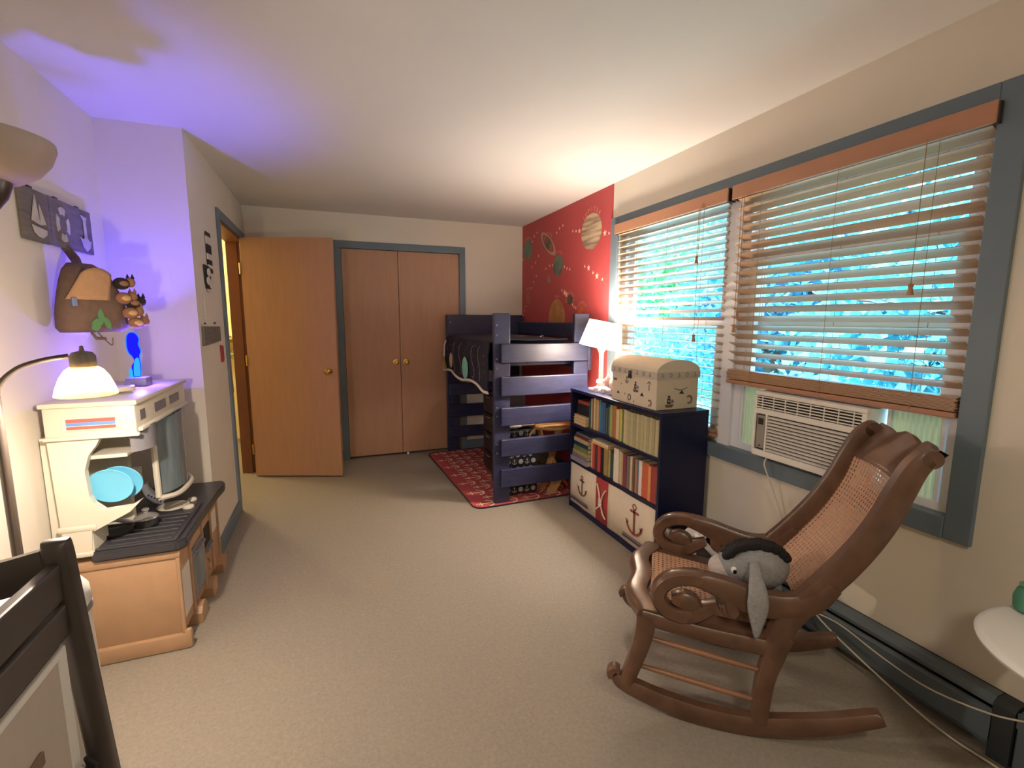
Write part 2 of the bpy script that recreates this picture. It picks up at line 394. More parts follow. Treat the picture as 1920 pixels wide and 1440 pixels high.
blind(MUL1-.012, IY1-.004, .735, 4, 19, 'long wooden blind lowered to the sill over the narrow left window', (2.12, 2.42, 2.72), ((2.135, 1.72), (2.125, 1.29)))
blind(IY0+.004, MUL0+.018, 1.045, 11, 31, 'wide wooden blind raised above the air conditioner', (1.05, 1.39, 1.75), ((1.075, 1.50), (1.83, 1.42), (1.845, 1.35)))

# ------------------------------------------------------------------ air conditioner and side panels
m_ac = M('ac_plastic', '#e8e3d8', .45); m_acd = M('ac_dark', '#2a2622', .8); m_acg = M('ac_grey', '#8e8a84', .45)
ac = thing('air_conditioner', (1.92, 1.41, .70), 'beige window air conditioner with louvred grille below the right blind', 'air conditioner')
ax0, ay0, ay1, az0, az1 = R-.055, 1.165, 1.675, .725, 1.035
t = nb(); box(t, (ax0+.02, ay0, az0), (R+.16, ay1, az1), .004); obj('housing', t, m_ac, ac)
t = nb()
box(t, (ax0, ay0, az1-.018), (ax0+.02, ay1, az1), .003); box(t, (ax0, ay0, az0), (ax0+.02, ay1, az0+.03), .003)
box(t, (ax0, ay0, az0+.03), (ax0+.02, ay0+.018, az1-.018)); box(t, (ax0, ay1-.012, az0+.03), (ax0+.02, ay1, az1-.018))
box(t, (ax0, ay0+.018, az1-.105), (ax0+.02, ay1-.012, az1-.08)); box(t, (ax0, ay1-.075, az0+.03), (ax0+.02, ay1-.065, az1-.105))
obj('front_bezel', t, m_ac, ac)
bx('cavity', (ax0+.015, ay0+.01, az0+.01), (ax0+.021, ay1-.01, az1-.01), m_acd, ac)
lv = None; org = ORG[ac.name]
for i in range(11):
    z = az0+.038+i*.0155
    t = nb(); box(t, (-.006, -(ay1-ay0-.095)/2, -.003), (.006, (ay1-ay0-.095)/2, .003))
    mt = Matrix.Translation(Vector((ax0+.006, (ay0+.018+ay1-.077)/2, z))-org) @ Matrix.Rotation(-.3, 4, 'Y')
    if lv is None: lv = obj('louvre', t, m_ac, ac); lv.data.transform(Matrix.Translation(org)); lv.matrix_local = mt
    else: t.free(); share('louvre', lv, ac, mt)
vn = None
for i in range(5):
    z = az1-.073+i*.0125
    t = nb(); box(t, (-.004, -(ay1-ay0-.03)/2, -.0022), (.004, (ay1-ay0-.03)/2, .0022)); mt = Matrix.Translation(Vector((ax0+.005, (ay0+.018+ay1-.012)/2, z))-org)
    if vn is None: vn = obj('vent_fin', t, m_ac, ac); vn.data.transform(Matrix.Translation(org)); vn.matrix_local = mt
    else: t.free(); share('vent_fin', vn, ac, mt)
for i in range(8): bx('vent_divider', (ax0, ay0+.018+(i+.5)*.06, az1-.08), (ax0+.006, ay0+.0205+(i+.5)*.06, az1-.018), m_ac, ac)
cp = bx('control_panel', (ax0-.003, ay1-.066, az0+.04), (ax0+.012, ay1-.022, az1-.112), m_acg, ac, .002)
bx('display', (ax0-.005, ay1-.058, az1-.155), (ax0-.002, ay1-.030, az1-.125), m_acd, cp, .001)
bx('control_button', (ax0-.005, ay1-.048, az0+.05), (ax0-.002, ay1-.04, az0+.056), m_acd, cp)
for i, (z) in enumerate((0,)):
    t = nb(); box(t, (R+.02, ay0-.0, IZ0+.022), (R+.05, ay1, az0)); obj('sill_rail', t, m_frame, ac)
m_acc = M('accordion_panel', '#dcdcb8', .5, trans=0)
nt = m_acc.node_tree; pb = nt.nodes['Principled BSDF']; tl = nt.nodes.new('ShaderNodeBsdfTranslucent'); tl.inputs[0].default_value = (.75, .78, .5, 1); mi = nt.nodes.new('ShaderNodeMixShader'); mi.inputs[0].default_value = .10
nt.links.new(pb.outputs[0], mi.inputs[1]); nt.links.new(tl.outputs[0], mi.inputs[2]); nt.links.new(mi.outputs[0], nt.nodes['Material Output'].inputs[0])
def accordion(a, b_, n, label):
    g = thing('accordion_panel', (R+.05, (a+b_)/2, .71), label, 'side panel')
    t = nb(); st = (b_-a)/n; pr = None
    for i in range(n*4+1):
        y = a+st*i/4; x = R+.05 - .009*[0, 1, 1, 0][i % 4]
        c_ = (t.verts.new((x, y, .715)), t.verts.new((x, y, 1.05)))
        if pr: t.faces.new((pr[0], c_[0], c_[1], pr[1]))
        pr = c_
    obj('pleats', t, m_acc, g)
    t = nb(); box(t, (R+.035, a-.012, .70), (R+.065, a, 1.06)); box(t, (R+.035, b_, .70), (R+.065, b_+.012, 1.06)); obj('panel_frame', t, m_frame, g)
accordion(IY0+.065, ay0-.03, 9, 'ridged cream accordion panel right of the air conditioner, behind the rocking chair')
accordion(ay1+.025, MUL0-.055, 7, 'ridged cream accordion panel left of the air conditioner, by the window mullion')
t = nb(); box(t, (R+.025, ay0-.3, 1.035), (R+.075, MUL0-.045, 1.065)); struct('trim_8', t, m_frame)
# power cords
m_wcord = M('white_cord', '#cfc8b8', .6)
t = nb(); tube(t, spline([(ax0+.03, 1.60, az0+.005), (1.885, 1.585, .70), (1.90, 1.56, .62), (1.925, 1.50, .45), (1.925, 1.43, .25), (1.90, 1.33, .17), (1.845, 1.225, .14), (1.855, 1.0, .055), (1.85, .80, .012), (1.86, .63, .008), (1.86, .45, .008)], 6), .0035, 7)
tag(obj('power_cord', t, m_wcord, smooth=True), 'white cord from the air conditioner running down and along the floor', 'cord')
t = nb(); tube(t, spline([(1.83, 1.265, .165), (1.845, 1.15, .17), (1.85, 1.0, .14), (1.85, .85, .13), (1.87, .70, .155), (1.90, .60, .19), (1.93, .5, .2)], 6), .0028, 7)
tag(obj('extension_cord', t, m_wcord, smooth=True), 'thin white cord hanging across the front of the baseboard heater', 'cord')

# ------------------------------------------------------------------ baseboard heater
m_heat = M('heater_enamel', '#5d6870', .4, .03, 10)
hh = thing('baseboard_heater', (1.92, 1.3, 0), 'blue-grey baseboard heater along the floor under the window', 'heater')
h0, h1 = .70, 1.93
t = nb(); P_ = [(R, .20), (R-.045, .20), (R-.06, .185), (R-.06, .172), (R-.05, .178), (R-.04, .188), (R, .19)]
prism(t, P_, lambda a, b, c: Vector((a, c, b)), h0, h1); obj('top_plate', t, m_heat, hh)
t = nb(); P_ = [(R-.05, .155), (R-.064, .145), (R-.064, .05), (R-.055, .035), (R-.05, .035), (R-.058, .05), (R-.058, .143), (R-.048, .15)]
prism(t, P_, lambda a, b, c: Vector((a, c, b)), h0, h1); obj('front_panel', t, m_heat, hh)
bx('back_plate', (R-.006, h0, .0), (R-.001, h1, .2), m_acd, hh)
t = nb()
for k in range(120): y = h0+.02+k*.01; box(t, (R-.045, y, .05), (R-.01, y+.001, .13))
obj('fins', t, m_acd, hh, kind='stuff')
t = nb(); prism(t, [(R, 0), (R, .2), (R-.045, .2), (R-.064, .185), (R-.064, 0)], lambda a, b, c: Vector((a, c, b)), h0-.05, h0+.002); obj('end_cap', t, M('heater_dark', '#2d3236', .5), hh)
t = nb(); box(t, (R-.05, -.4, 0), (R-.002, h0-.052, .19), .004); box(t, (R-.055, -.4, .14), (R-.05, h0-.052, .19)); 
obj('extension_cover', t, m_heat, hh)

# ================================================================== FURNITURE
# ------------------------------------------------------------------ rug
m_rug = M('rug_red', '#ab444a', .85, .08, 40, .1); m_print = M('print_cream', '#e6d3b8', .85); m_rugedge = M('rug_binding', '#241c1e', .9)
rug = thing('rug', (1.33, 4.0, 0), 'red rug with cream anchors and black binding under the loft bed', 'rug')
def rrect(x0, y0, x1, y1, r, n=6):
    o = []
    for cx, cy_, a in ((x1-r, y0+r, -PI/2), (x1-r, y1-r, 0), (x0+r, y1-r, PI/2), (x0+r, y0+r, PI)):
        for k in range(n+1): o.append((cx+r*math.cos(a+PI/2*k/n), cy_+r*math.sin(a+PI/2*k/n)))
    return o
ra = math.radians(1.6); ca, sa = math.cos(ra), math.sin(ra)
def rf(a, b, t): return Vector((1.0+ca*(a)-sa*b*1.0-.07+.0, 3.15+sa*a+ca*b, t))
t = nb(); prism(t, rrect(0, 0, .92, 1.56, .07), rf, .001, .008); obj('rug_base', t, m_rug, rug)
t = nb(); P_ = [rf(a, b, .006) for a, b in rrect(0, 0, .92, 1.56, .07)]; tube(t, P_+[P_[0], P_[1]], .006, 6); obj('binding', t, m_rugedge, rug)
t = nb()
for i in range(5):
    for j in range(13):
        a0 = .12+i*.185+(.09 if j % 2 else 0); b0 = .07+j*.118
        if a0 > .86: continue
        anchor(t, lambda a, b, c, a0=a0, b0=b0: rf(a0-b+.06, b0+a, .0085+c*.5), .15)
obj('anchor_print', t, m_print, rug, kind='stuff')

# ------------------------------------------------------------------ navy loft bed
bed = thing('loft_bed', (1.48, 3.97, 0), 'navy-stained low loft bed of thick boards against the red wall', 'bed')
BX0, BX1, BY0, BY1, BH = 1.09, 1.925, 3.19, 4.755, 1.415
m_screw = M('screw_steel', '#8d8fa8', .35, metal=.8)
def board(name, a, b): return bx(name, a, b, m_navy, bed, .006)
pA = board('post', (BX0, BY0, .009), (BX0+.125, BY0+.038, BH)); pB = board('post', (1.735, BY0, .009), (1.86, BY0+.038, BH))
pC = board('post', (BX0+.015, BY1-.038, .009), (BX0+.14, BY1, BH)); pD = board('post', (1.78, BY1-.038, .009), (1.905, BY1, BH))
RZ = ((1.06, 1.197), (.82, .96), (.60, .735), (.37, .50), (.135, .272))
for z0, z1 in RZ: board('rung', (BX0+.045, BY0-.034, z0), (1.84, BY0-.001, z1))
for z0, z1 in ((.60, .72), (.37, .50), (.155, .27)): board('rung', (BX0+.03, BY1-.074, z0), (1.90, BY1-.039, z1))
board('headboard', (BX0+.02, BY1-.076, 1.205), (1.925, BY1-.039, BH))
board('side_rail', (BX0+.055, BY0+.039, .98), (BX0+.09, BY1-.077, 1.19))
board('side_rail', (1.86, BY0+.0, .98), (1.895, BY1-.077, 1.16)); board('guard_rail', (1.862, BY0+.039, 1.22), (1.897, BY1-.077, 1.345))
for x, y in ((BX0+.092, BY0+.06), (1.80, BY0+.06)): pass
t = nb()
for k in range(9): box(t, (BX0+.09, BY0+.08+k*.165, 1.03), (1.86, BY0+.15+k*.165, 1.05))
obj('mattress_slats', t, m_navy, bed)
for px, zs in ((BX0+.03, (1.33, 1.26, 1.09, 1.02, .735, .67, .46, .395)), (1.835, (1.09, .9))):
    for z in zs:
        t = nb(); cyl(t, (px-.008, BY0-.003, z), (px-.008, BY0+.002, z), .007, n=10); obj('screw', t, m_screw, bed)
for z in (1.34,):
    t = nb(); cyl(t, (BX0+.05, BY1-.08, z), (BX0+.05, BY1-.075, z), .008, n=10); obj('screw', t, m_screw, bed)
# mattress
m_matt = M('dark_sheet', '#221c28', .85, .1, 20)
t = nb(); box(t, (BX0+.10, BY0+.06, 1.052), (1.855, BY1-.085, 1.20), .03); tag(obj('mattress', t, m_matt, smooth=True), 'thin dark mattress lying in the loft bed', 'mattress')
# space blanket: over the mattress and hanging down on the left
m_blk = M('space_blanket', '#17162c', .9, .35, 12); m_fringe = M('blanket_hem', '#d9cfc4', .9); m_pl1 = M('print_teal', '#7fc4bd', .85, .15, 25); m_pl2 = M('print_sand', '#c9b99a', .85); m_star = M('print_white', '#d8d4dc', .85); m_olive = M('print_olive', '#9a8446', .9, .2, 15)
bl = thing('space_blanket', (1.3, 4.0, 1.2), 'dark blanket with printed planets hanging over the loft bed side, pale hem', 'blanket')
def blz(y):   # lower hem height
    return .855 + (.018*math.sin(9*y)) + .015*(y-3.3)
def bx_(y, z): return 1.062 + .006*math.sin(14*y+3*z) + (.012 if z > 1.15 else 0)
NY, y0, y1 = 46, 3.235, 4.56
def row(y):
    zb = blz(y); e = max(0, (y-4.30)/.26); zt = 1.205
    pts = [(1.70, 1.222+.006*math.sin(20*y)), (1.55, 1.232+.008*math.sin(17*y)), (1.4, 1.226+.005*math.sin(23*y)), (1.25, 1.228), (1.15, 1.222), (1.10, 1.212)]
    o = [Vector((x, y, z)) for x, z in pts]
    for k in range(9):
        z = zt + (zb-zt)*k/8; yy = y + (.07*(k/8) if e > 0 else 0)*e
        o.append(Vector((bx_(yy, z), yy, z)))
    return o
t = nb(); rows = [[t.verts.new(p) for p in row(y0+(y1-y0)*i/NY)] for i in range(NY+1)]
for a, b in zip(rows, rows[1:]):
    for k in range(len(a)-1): t.faces.new((a[k], a[k+1], b[k+1], b[k]))
bo = obj('blanket_cloth', t, m_blk, bl, smooth=2); so = bo.modifiers.new('s', 'SOLIDIFY'); so.thickness = .008; so.offset = -1
hem = [row(y0+(y1-y0)*i/NY)[-1]+Vector((-.002, 0, 0)) for i in range(NY+1)] + row(y1)[-2:6:-1]
t = nb(); tube(t, hem, .011, 8); obj('hem', t, m_fringe, bl, smooth=True)
def bp_(y, z, o=.0115): return Vector((bx_(y, z)-o, y, z))
def disc_on(name, yc, zc, ry, rz, mat, f=bp_):
    t = nb(); n = 20; c0 = t.verts.new(f(yc, zc)); r_ = [t.verts.new(f(yc+ry*math.cos(2*PI*k/n), zc+rz*math.sin(2*PI*k/n))) for k in range(n)]
    for k in range(n): t.faces.new((c0, r_[k], r_[(k+1)%n]))
    return obj(name, t, mat, bl)
disc_on('printed_planet', 3.83, .965, .115, .095, m_pl1); disc_on('printed_planet', 4.33, .99, .075, .07, m_pl2)
t = nb(); 
for i in range(6):
    ya, yb = 4.42, 4.60; za, zb = .88+i*.022, .88+(i+1)*.022
    w = .12*(1-i/7); addmesh(t, [bp_(4.60-w, za), bp_(4.60, za), bp_(4.60, zb), bp_(4.60-w*.85, zb)], [(0,1,2,3)])
obj('printed_moon', t, m_olive, bl)
t = nb()
for i in range(46):
    y, z, s = random.uniform(3.26, 4.5), random.uniform(.9, 1.19), random.uniform(.002, .005)
    addmesh(t, [bp_(y-s, z), bp_(y, z-s), bp_(y+s, z), bp_(y, z+s)], [(0,1,2,3)])
for c in ((3.6, .03), (3.45, .02), (4.0, .03), (4.2, .02)):
    p = [bp_(c[0]+.03*math.sin(6*k/12+c[0]), .9+.27*k/12, .012) for k in range(13)]; tube(t, p, .0006, 4)
obj('printed_stars', t, m_star, bl, kind='stuff')
t = nb(); text_into(t, 'um', .10, lambda a, b, c: Vector((1.42+a*.9, 3.42+b, 1.243)), rot=.5)
for i in range(12):
    y, x = random.uniform(3.3, 4.3), random.uniform(1.25, 1.68); s = .008; addmesh(t, [(x-s, y, 1.242), (x, y-s, 1.242), (x+s, y, 1.242), (x, y+s, 1.242)], [(0,1,2,3)])
tube(t, [(1.5, 3.3, 1.243), (1.56, 3.4, 1.243), (1.62, 3.5, 1.242)], .002, 4)
obj('white_print', t, m_star, bl)
# ------------------------------------------------------------------ things under the bed
# black drawer tower
tw = thing('storage_tower', (1.33, 4.0, .009), 'black plastic drawer tower standing under the loft bed', 'drawer unit')
m_bp = M('black_plastic', '#15131a', .35)
t = nb(); box(t, (1.29, 3.72, .012), (1.56, 4.05, .74), .01); obj('frame', t, m_bp, tw)
for k in range(4):
    dr = bx('drawer', (1.275, 3.735, .04+k*.175), (1.29, 4.035, .195+k*.175), m_bp, tw, .006)
    t = nb(); tube(t, [(1.27, 3.84, .17+k*.175), (1.262, 3.86, .172+k*.175), (1.262, 3.92, .172+k*.175), (1.27, 3.94, .17+k*.175)], .005, 6); obj('drawer_handle', t, m_screw, dr)
t = nb(); tube(t, spline([(1.33, 3.80, .775), (1.37, 3.9, .79), (1.45, 4.0, .785), (1.53, 3.95, .775)], 5), [.03]*16, 8); tag(obj('black_cloth', t, m_matt, smooth=True), 'rolled black cloth on top of the drawer tower', 'cloth')
# anchor storage cube
m_dk = M('navy_print_fabric', '#1d1d28', .9, .1); m_pw = M('print_offwhite', '#c9c2b4', .9)
sc_ = thing('storage_cube', (1.44, 3.5, .009), 'navy fabric storage cube printed with white anchors and wheels under the bed', 'storage box')
t = nb(); box(t, (1.225, 3.30, .012), (1.49, 3.66, .505), .012); obj('cube_body', t, m_dk, sc_)
t = nb()
for i in range(7):
    for j in range(9):
        x0, z0 = 1.24+i*.053+(.028 if j % 2 else 0), .03+j*.056
        if x0 > 1.465: continue
        f = lambda a, b, c, x0=x0, z0=z0: Vector((x0+a, 3.299-c, z0+b))
        if (i+j) % 2: anchor(t, f, .045)
        else:
            for k in range(8):
                p, q = 2*PI*k/8, 2*PI*(k+1)/8; cx, cz = .0, .022
                prism(t, [(cx+.012*math.cos(p), cz+.012*math.sin(p)), (cx+.019*math.cos(p), cz+.019*math.sin(p)), (cx+.019*math.cos(q), cz+.019*math.sin(q)), (cx+.012*math.cos(q), cz+.012*math.sin(q))], f, 0, .0008)
            ell(t, (x0, 3.2988, z0+.022), (.008, .0006, .008), 8)
obj('cube_print', t, m_pw, sc_, kind='stuff')
m_cloth = M('white_cloth', '#d6cdbd', .9, .05, 12)
t = nb()
for c, r in (((1.33, 3.43, .545), (.085, .08, .04)), ((1.45, 3.48, .54), (.08, .09, .035)), ((1.40, 3.42, .555), (.07, .06, .03))): ell(t, c, r, 14)
o = obj('crumpled_cloth', t, m_cloth, smooth=True); md = o.modifiers.new('d', 'DISPLACE'); tx = bpy.data.textures.new('c', 'CLOUDS'); tx.noise_scale = .05; md.texture = tx; md.strength = .03
tag(o, 'crumpled white cloths piled on the anchor storage cube', 'cloth')
# small round wooden play table with crossing legs
m_lw = M('light_wood', '#c79a68', .5, .12, 8, stretch=(2, 2, .5))
rt_ = thing('round_play_table', (1.74, 3.78, .009), 'small round light-wood play table with crossed legs under the bed', 'table')
t = nb(); lathe(t, [(.165, 0), (.17, .006), (.17, .02), (.165, .026)], (1.67, 3.42, .505), 36); obj('tabletop', t, m_lw, rt_, smooth=True)
for a in (0, 1, 2):
    an = a*2*PI/3+.5; dx, dy = math.cos(an), math.sin(an)
    p0 = Vector((1.67-dx*.13, 3.42-dy*.13, .012)); p1 = Vector((1.67+dx*.13, 3.42+dy*.13, .505)); s_ = Vector((-dy, dx, 0))*.028; w_ = Vector((dx, dy, 0))*.009
    t = nb(); addmesh(t, [p0-s_-w_, p0+s_-w_, p0+s_+w_, p0-s_+w_, p1-s_-w_, p1+s_-w_, p1+s_+w_, p1-s_+w_], BF); obj('leg', t, m_lw, rt_)
for k, (x, yy) in enumerate(((1.69, 3.24),)):
    t = nb(); prism(t, [(-.13, .0), (-.07, 0), (.03, .16), (-.02, .17)], lambda a, b, c: Vector((x+a, yy+c, .011+b)), 0, .05); obj('foot_board', t, m_lw, rt_)
t = nb(); tube(t, [(1.39, 3.26, .40), (1.41, 3.26, .50), (1.45, 3.26, .54), (1.50, 3.26, .52), (1.53, 3.26, .40)], .008, 8); tag(obj('wooden_hoop', t, m_lw, smooth=True), 'pale wooden hoop handle in front of the anchor storage cube', 'hoop')

# ------------------------------------------------------------------ bookcase
m_bc = M('bookcase_black', '#15193a', .35, .08, 6, spec=.3)
bc = thing('bookcase', (1.77, 2.49, 0), 'glossy dark navy bookcase under the window holding books', 'bookcase')
KX0, KX1, KY0, KY1, KZ = 1.612, 1.925, 1.99, 3.0, .882
bx('side_panel', (KX0, KY0, 0), (KX1, KY0+.02, KZ-.022), m_bc, bc, .001); bx('side_panel', (KX0, KY1-.02, 0), (KX1, KY1, KZ-.022), m_bc, bc, .001)
bx('top', (KX0-.004, KY0-.002, KZ-.022), (KX1, KY1+.002, KZ), m_bc, bc, .002); bx('back_panel', (KX1-.008, KY0+.02, .02), (KX1-.001, KY1-.02, KZ-.022), m_bc, bc)
S1, S2 = .632, .365
for z in (S1, S2, .045): bx('shelf', (KX0+.004, KY0+.02, z-.022), (KX1-.008, KY1-.02, z), m_bc, bc, .001)
bx('kick_board', (KX0+.008, KY0+.02, 0), (KX0+.02, KY1-.02, .023), m_bc, bc)
# nautical fabric front
m_fab = M('valance_cream', '#d8c9b2', .9, .03, 30); m_fabr = M('valance_red', '#a83a3a', .9); m_rope = M('rope_white', '#ded2bf', .8); m_stripe = M('stripe_navy', '#4a3f58', .9)
m_ank = M('anchor_brown', '#6b4f48', .9)
va = thing('nautical_bin_cover', (KX0, 2.5, .05), 'cream and red fabric cover with anchors and rope knot across the lowest shelf', 'fabric cover')
def vz(y): return .030+.004*math.sin(y*18)
def panel(name, ya, yb, mat):
    t = nb(); n = 12; fr_ = []
    for k in range(n+1):
        y = ya+(yb-ya)*k/n; x = KX0+.0035+.002*math.sin(k*.9); fr_.append((t.verts.new((x, y, .048)), t.verts.new((x-.003, y, .19)), t.verts.new((x, y, S2-.024))))
    for a, b in zip(fr_, fr_[1:]):
        t.faces.new((a[0], b[0], b[1], a[1])); t.faces.new((a[1], b[1], b[2], a[2]))
    o = obj(name, t, mat, va, smooth=2); s_ = o.modifiers.new('s', 'SOLIDIFY'); s_.thickness = .004; s_.offset = 0; return o
fp = panel('cream_panel', 2.62, 2.975, m_fab); rp_ = panel('red_panel', 2.475, 2.62, m_fabr); fq = panel('cream_panel', 2.012, 2.475, m_fab)
def kf(y0, z0): return lambda a, b, c: Vector((KX0-.0055-c, y0-a, z0+b))
for pr_, yy, s, mt_ in ((fp, 2.80, .155, m_ank), (fq, 2.19, .20, M('anchor_rust', '#8f4a3c', .9))):
    t = nb(); anchor(t, kf(yy, .135 if pr_ is fp else .115), s, .05); obj('anchor_print', t, mt_, pr_)
for pr_, ya, yb in ((fp, 2.72, 2.975), (fq, 2.012, 2.30)):
    t = nb(); box(t, (KX0-.0065, ya, .075), (KX0-.0055, yb, .088)); box(t, (KX0-.0065, ya, .095), (KX0-.0055, yb, .099)); obj('stripe', t, m_stripe, pr_)
t = nb(); tube(t, spline([(KX0-.008, 2.60, .30), (KX0-.01, 2.575, .26), (KX0-.014, 2.545, .19), (KX0-.01, 2.52, .12), (KX0-.008, 2.49, .095)], 5), .0055, 8)
tube(t, spline([(KX0-.008, 2.495, .285), (KX0-.01, 2.52, .25), (KX0-.008, 2.55, .19), (KX0-.012, 2.555, .165), (KX0-.008, 2.60, .125)], 5), .0055, 8)
for k in range(4): tube(t, [(KX0-.014, 2.53, .165+.013*k), (KX0-.018, 2.545, .168+.013*k), (KX0-.014, 2.562, .171+.013*k)], .006, 6)
obj('rope_knot', t, m_rope, rp_, smooth=True)

# ------------------------------------------------------------------ books
m_page = M('book_pages', '#d9c6a0', .9, .12, 150, stretch=(30, 1, 1))
BM = {}
def bmat(c):
    if c not in BM: BM[c] = M('book_'+c.strip('#'), c, .6, .08, 40)
    return BM[c]
used = {}
def book(x0, y0, z0, w, h, dep, col, label, group, lay=False, spine=True, yaw=0):
    """upright: thickness w along y, height h, depth dep from x0; lay: stacked flat, thickness w along z, length h along y"""
    t = nb(); c = .0022
    if not lay:
        a, b = (x0, y0, z0), (x0+dep, y0+w, z0+h)
        box(t, (x0, y0, z0), (x0+dep, y0+c, z0+h)); box(t, (x0, y0+w-c, z0), (x0+dep, y0+w, z0+h)); 
        sx = x0 if spine else x0+dep-c; box(t, (sx, y0+c, z0), (sx+c, y0+w-c, z0+h))
        p0, p1 = (x0+(c if spine else .004), y0+c, z0+.004), (x0+dep-(.004 if spine else c), y0+w-c, z0+h-.004)
    else:
        box(t, (x0, y0, z0), (x0+dep, y0+h, z0+c)); box(t, (x0, y0, z0+w-c), (x0+dep, y0+h, z0+w)); sx = x0 if spine else x0+dep-c; box(t, (sx, y0, z0+c), (sx+c, y0+h, z0+w-c))
        p0, p1 = (x0+(c if spine else .004), y0+.004, z0+c), (x0+dep-(.004 if spine else c), y0+h-.004, z0+w-c)
    o = obj('book', t, bmat(col)); tag(o, label, 'book', group)
    q = nb(); box(q, p0, p1); obj('pages', q, m_page, o)
    return o
Z = S1+.0005
ordn = ['first', 'second', 'third', 'fourth', 'fifth', 'sixth', 'seventh', 'eighth', 'ninth', 'tenth', 'eleventh', 'twelfth', 'thirteenth', 'fourteenth', 'fifteenth', 'sixteenth', 'seventeenth', 'eighteenth', 'nineteenth', 'twentieth', 'twenty-first', 'twenty-second', 'twenty-third', 'twenty-fourth', 'twenty-fifth']
# top shelf: flat stack at the bed end
zz = Z; g1 = 'books lying flat on the top shelf'
for w, c, l, hh_, dx, sp in ((.022, '#d9b06c', 'bottom yellow book', .165, -.0, False), (.022, '#d6ab66', 'second yellow book from the bottom', .168, .0, False), (.022, '#dcb474', 'topmost of the three yellow books', .165, .002, False), (.03, '#1c1a20', 'black book just above the yellow books', .17, .025, True), (.024, '#26222a', 'thin black book below the red book', .165, .03, True), (.02, '#15242a', 'dark teal book directly below the red book', .16, .03, True), (.024, '#b0503c', 'brick red book on top', .17, .035, True)):
    book(KX0+.01+dx, 2.972-hh_, zz, w, hh_, .11, c, l+' of the flat pile on the top shelf', g1, True, sp); zz += w+.0004
# top shelf uprights, from the bed end
ups = [('#22505a', 'dark teal', .022, .185), ('#c9b184', 'tan', .012, .205), ('#8f6f50', 'brown', .012, .20), ('#5b7f88', 'slate blue', .014, .215), ('#d0c3a0', 'cream', .02, .215), ('#b8946a', 'worn tan', .022, .21), ('#c6a77e', 'light tan', .02, .21), ('#7fa07a', 'sage green', .012, .215),
 ('#3a8597', 'bright teal', .016, .205), ('#3d6490', 'blue', .034, .205), ('#3a5f88', 'darker blue', .02, .205), ('#55605e', 'dark grey', .018, .175), ('#6b6f62', 'grey green', .02, .185), ('#20253f', 'navy', .016, .19), ('#9fae6e', 'yellow green', .026, .205), ('#b5704a', 'rust orange', .04, .205), ('#d4cc9c', 'pale cream green', .042, .19), ('#c0894e', 'ochre', .012, .2), ('#c9c56a', 'yellow', .018, .2), ('#3f7a8a', 'thin teal', .01, .205), ('#4a4640', 'charcoal', .012, .205), ('#cdbf8e', 'pale yellow', .03, .205)]
y = 2.972-.175-.003; g2 = 'upright books on the top shelf'
for i, (c, n_, w, h_) in enumerate(ups):
    y -= w+.0006
    h_ = min(h_, .222)
    book(KX0+.03+random.uniform(0, .012)-(.01 if i > 13 else 0), y, Z, w, h_, .15, c, '%s upright book, %s from the bed end of the top shelf' % (n_, ordn[i]), g2)
i = 0; n_left = y-(KY0+.022); cs = ['#b9b28a', '#aaa27c', '#b5ad86', '#a69d76', '#bcb48e', '#a8a07c', '#b4ab84']
nn = int(n_left/.023); 
for i in range(nn):
    w = n_left/nn-.0006; y -= w+.0006
    book(KX0+.012+random.uniform(0, .004), y, Z, w, .205+random.uniform(-.003, .003), .16, cs[i % 7], 'matching grey-green magazine binder, %s from the near end of the top shelf' % ordn[nn-1-i], 'grey-green volumes at the near end of the top shelf')
# middle shelf flat pile
Z = S2+.0005; zz = Z; g3 = 'books lying flat on the middle shelf'
for w, c, l, h_, dx in ((.03, '#8b8794', 'grey-lilac bottom book', .225, -.012), (.022, '#77707a', 'second, darker grey book', .20, .0), (.026, '#a8985a', 'mustard book above the grey ones', .205, .004), (.03, '#6f7f52', 'olive green book', .20, .01), (.03, '#1c3a44', 'dark teal book in the middle', .195, .014), (.026, '#b8a27e', 'tan book below the maroon one', .20, .012), (.016, '#6e2c30', 'maroon book', .19, .02), (.014, '#6b7480', 'grey blue book on top', .20, .03)):
    book(KX0+.006+dx, 2.972-h_, zz, w, h_, .13, c, l+' of the flat pile on the middle shelf', g3, True, True); zz += w+.0004
ups = [('#d9c9a4', 'cream', .014, .185), ('#c14a44', 'bright red', .02, .18), ('#5b3a34', 'dark brown', .024, .17), ('#b8464a', 'crimson', .02, .18), ('#1e1a1a', 'black', .026, .178), ('#a08a58', 'khaki', .03, .178), ('#b09a66', 'sandy', .014, .178), ('#2c4a48', 'dark green', .026, .172), ('#8f8578', 'thin grey', .01, .20),
 ('#ddd5c4', 'white', .034, .215), ('#c9b48e', 'beige', .016, .205), ('#b89f80', 'light brown', .012, .2), ('#7e3f48', 'wine red', .022, .205), ('#8c6a74', 'dusty mauve', .012, .2), ('#6f6a50', 'olive drab', .012, .205), ('#cdc3a8', 'ivory', .014, .208), ('#7a5a4a', 'chestnut', .012, .2), ('#a87a62', 'clay', .014, .205), ('#54748a', 'steel blue', .01, .205), ('#e0d8cc', 'off-white', .018, .205), ('#c46044', 'orange red', .040, .205), ('#d9985a', 'orange', .014, .2), ('#9c3f3c', 'deep red', .03, .205), ('#c9b08a', 'buff', .012, .2)]
y = 2.972-.232; tot = sum(u[2]+.0006 for u in ups); sc0 = (y-(KY0+.022))/tot
for i, (c, n_, w, h_) in enumerate(ups):
    w = w*sc0; y -= w+.0006*sc0
    book(KX0+(.02 if i < 9 else .012)+random.uniform(0, .008), y, Z, w, h_, .15, c, '%s upright book, %s from the bed end of the middle shelf' % (n_, ordn[i]), 'upright books on the middle shelf')
zz = Z+.186
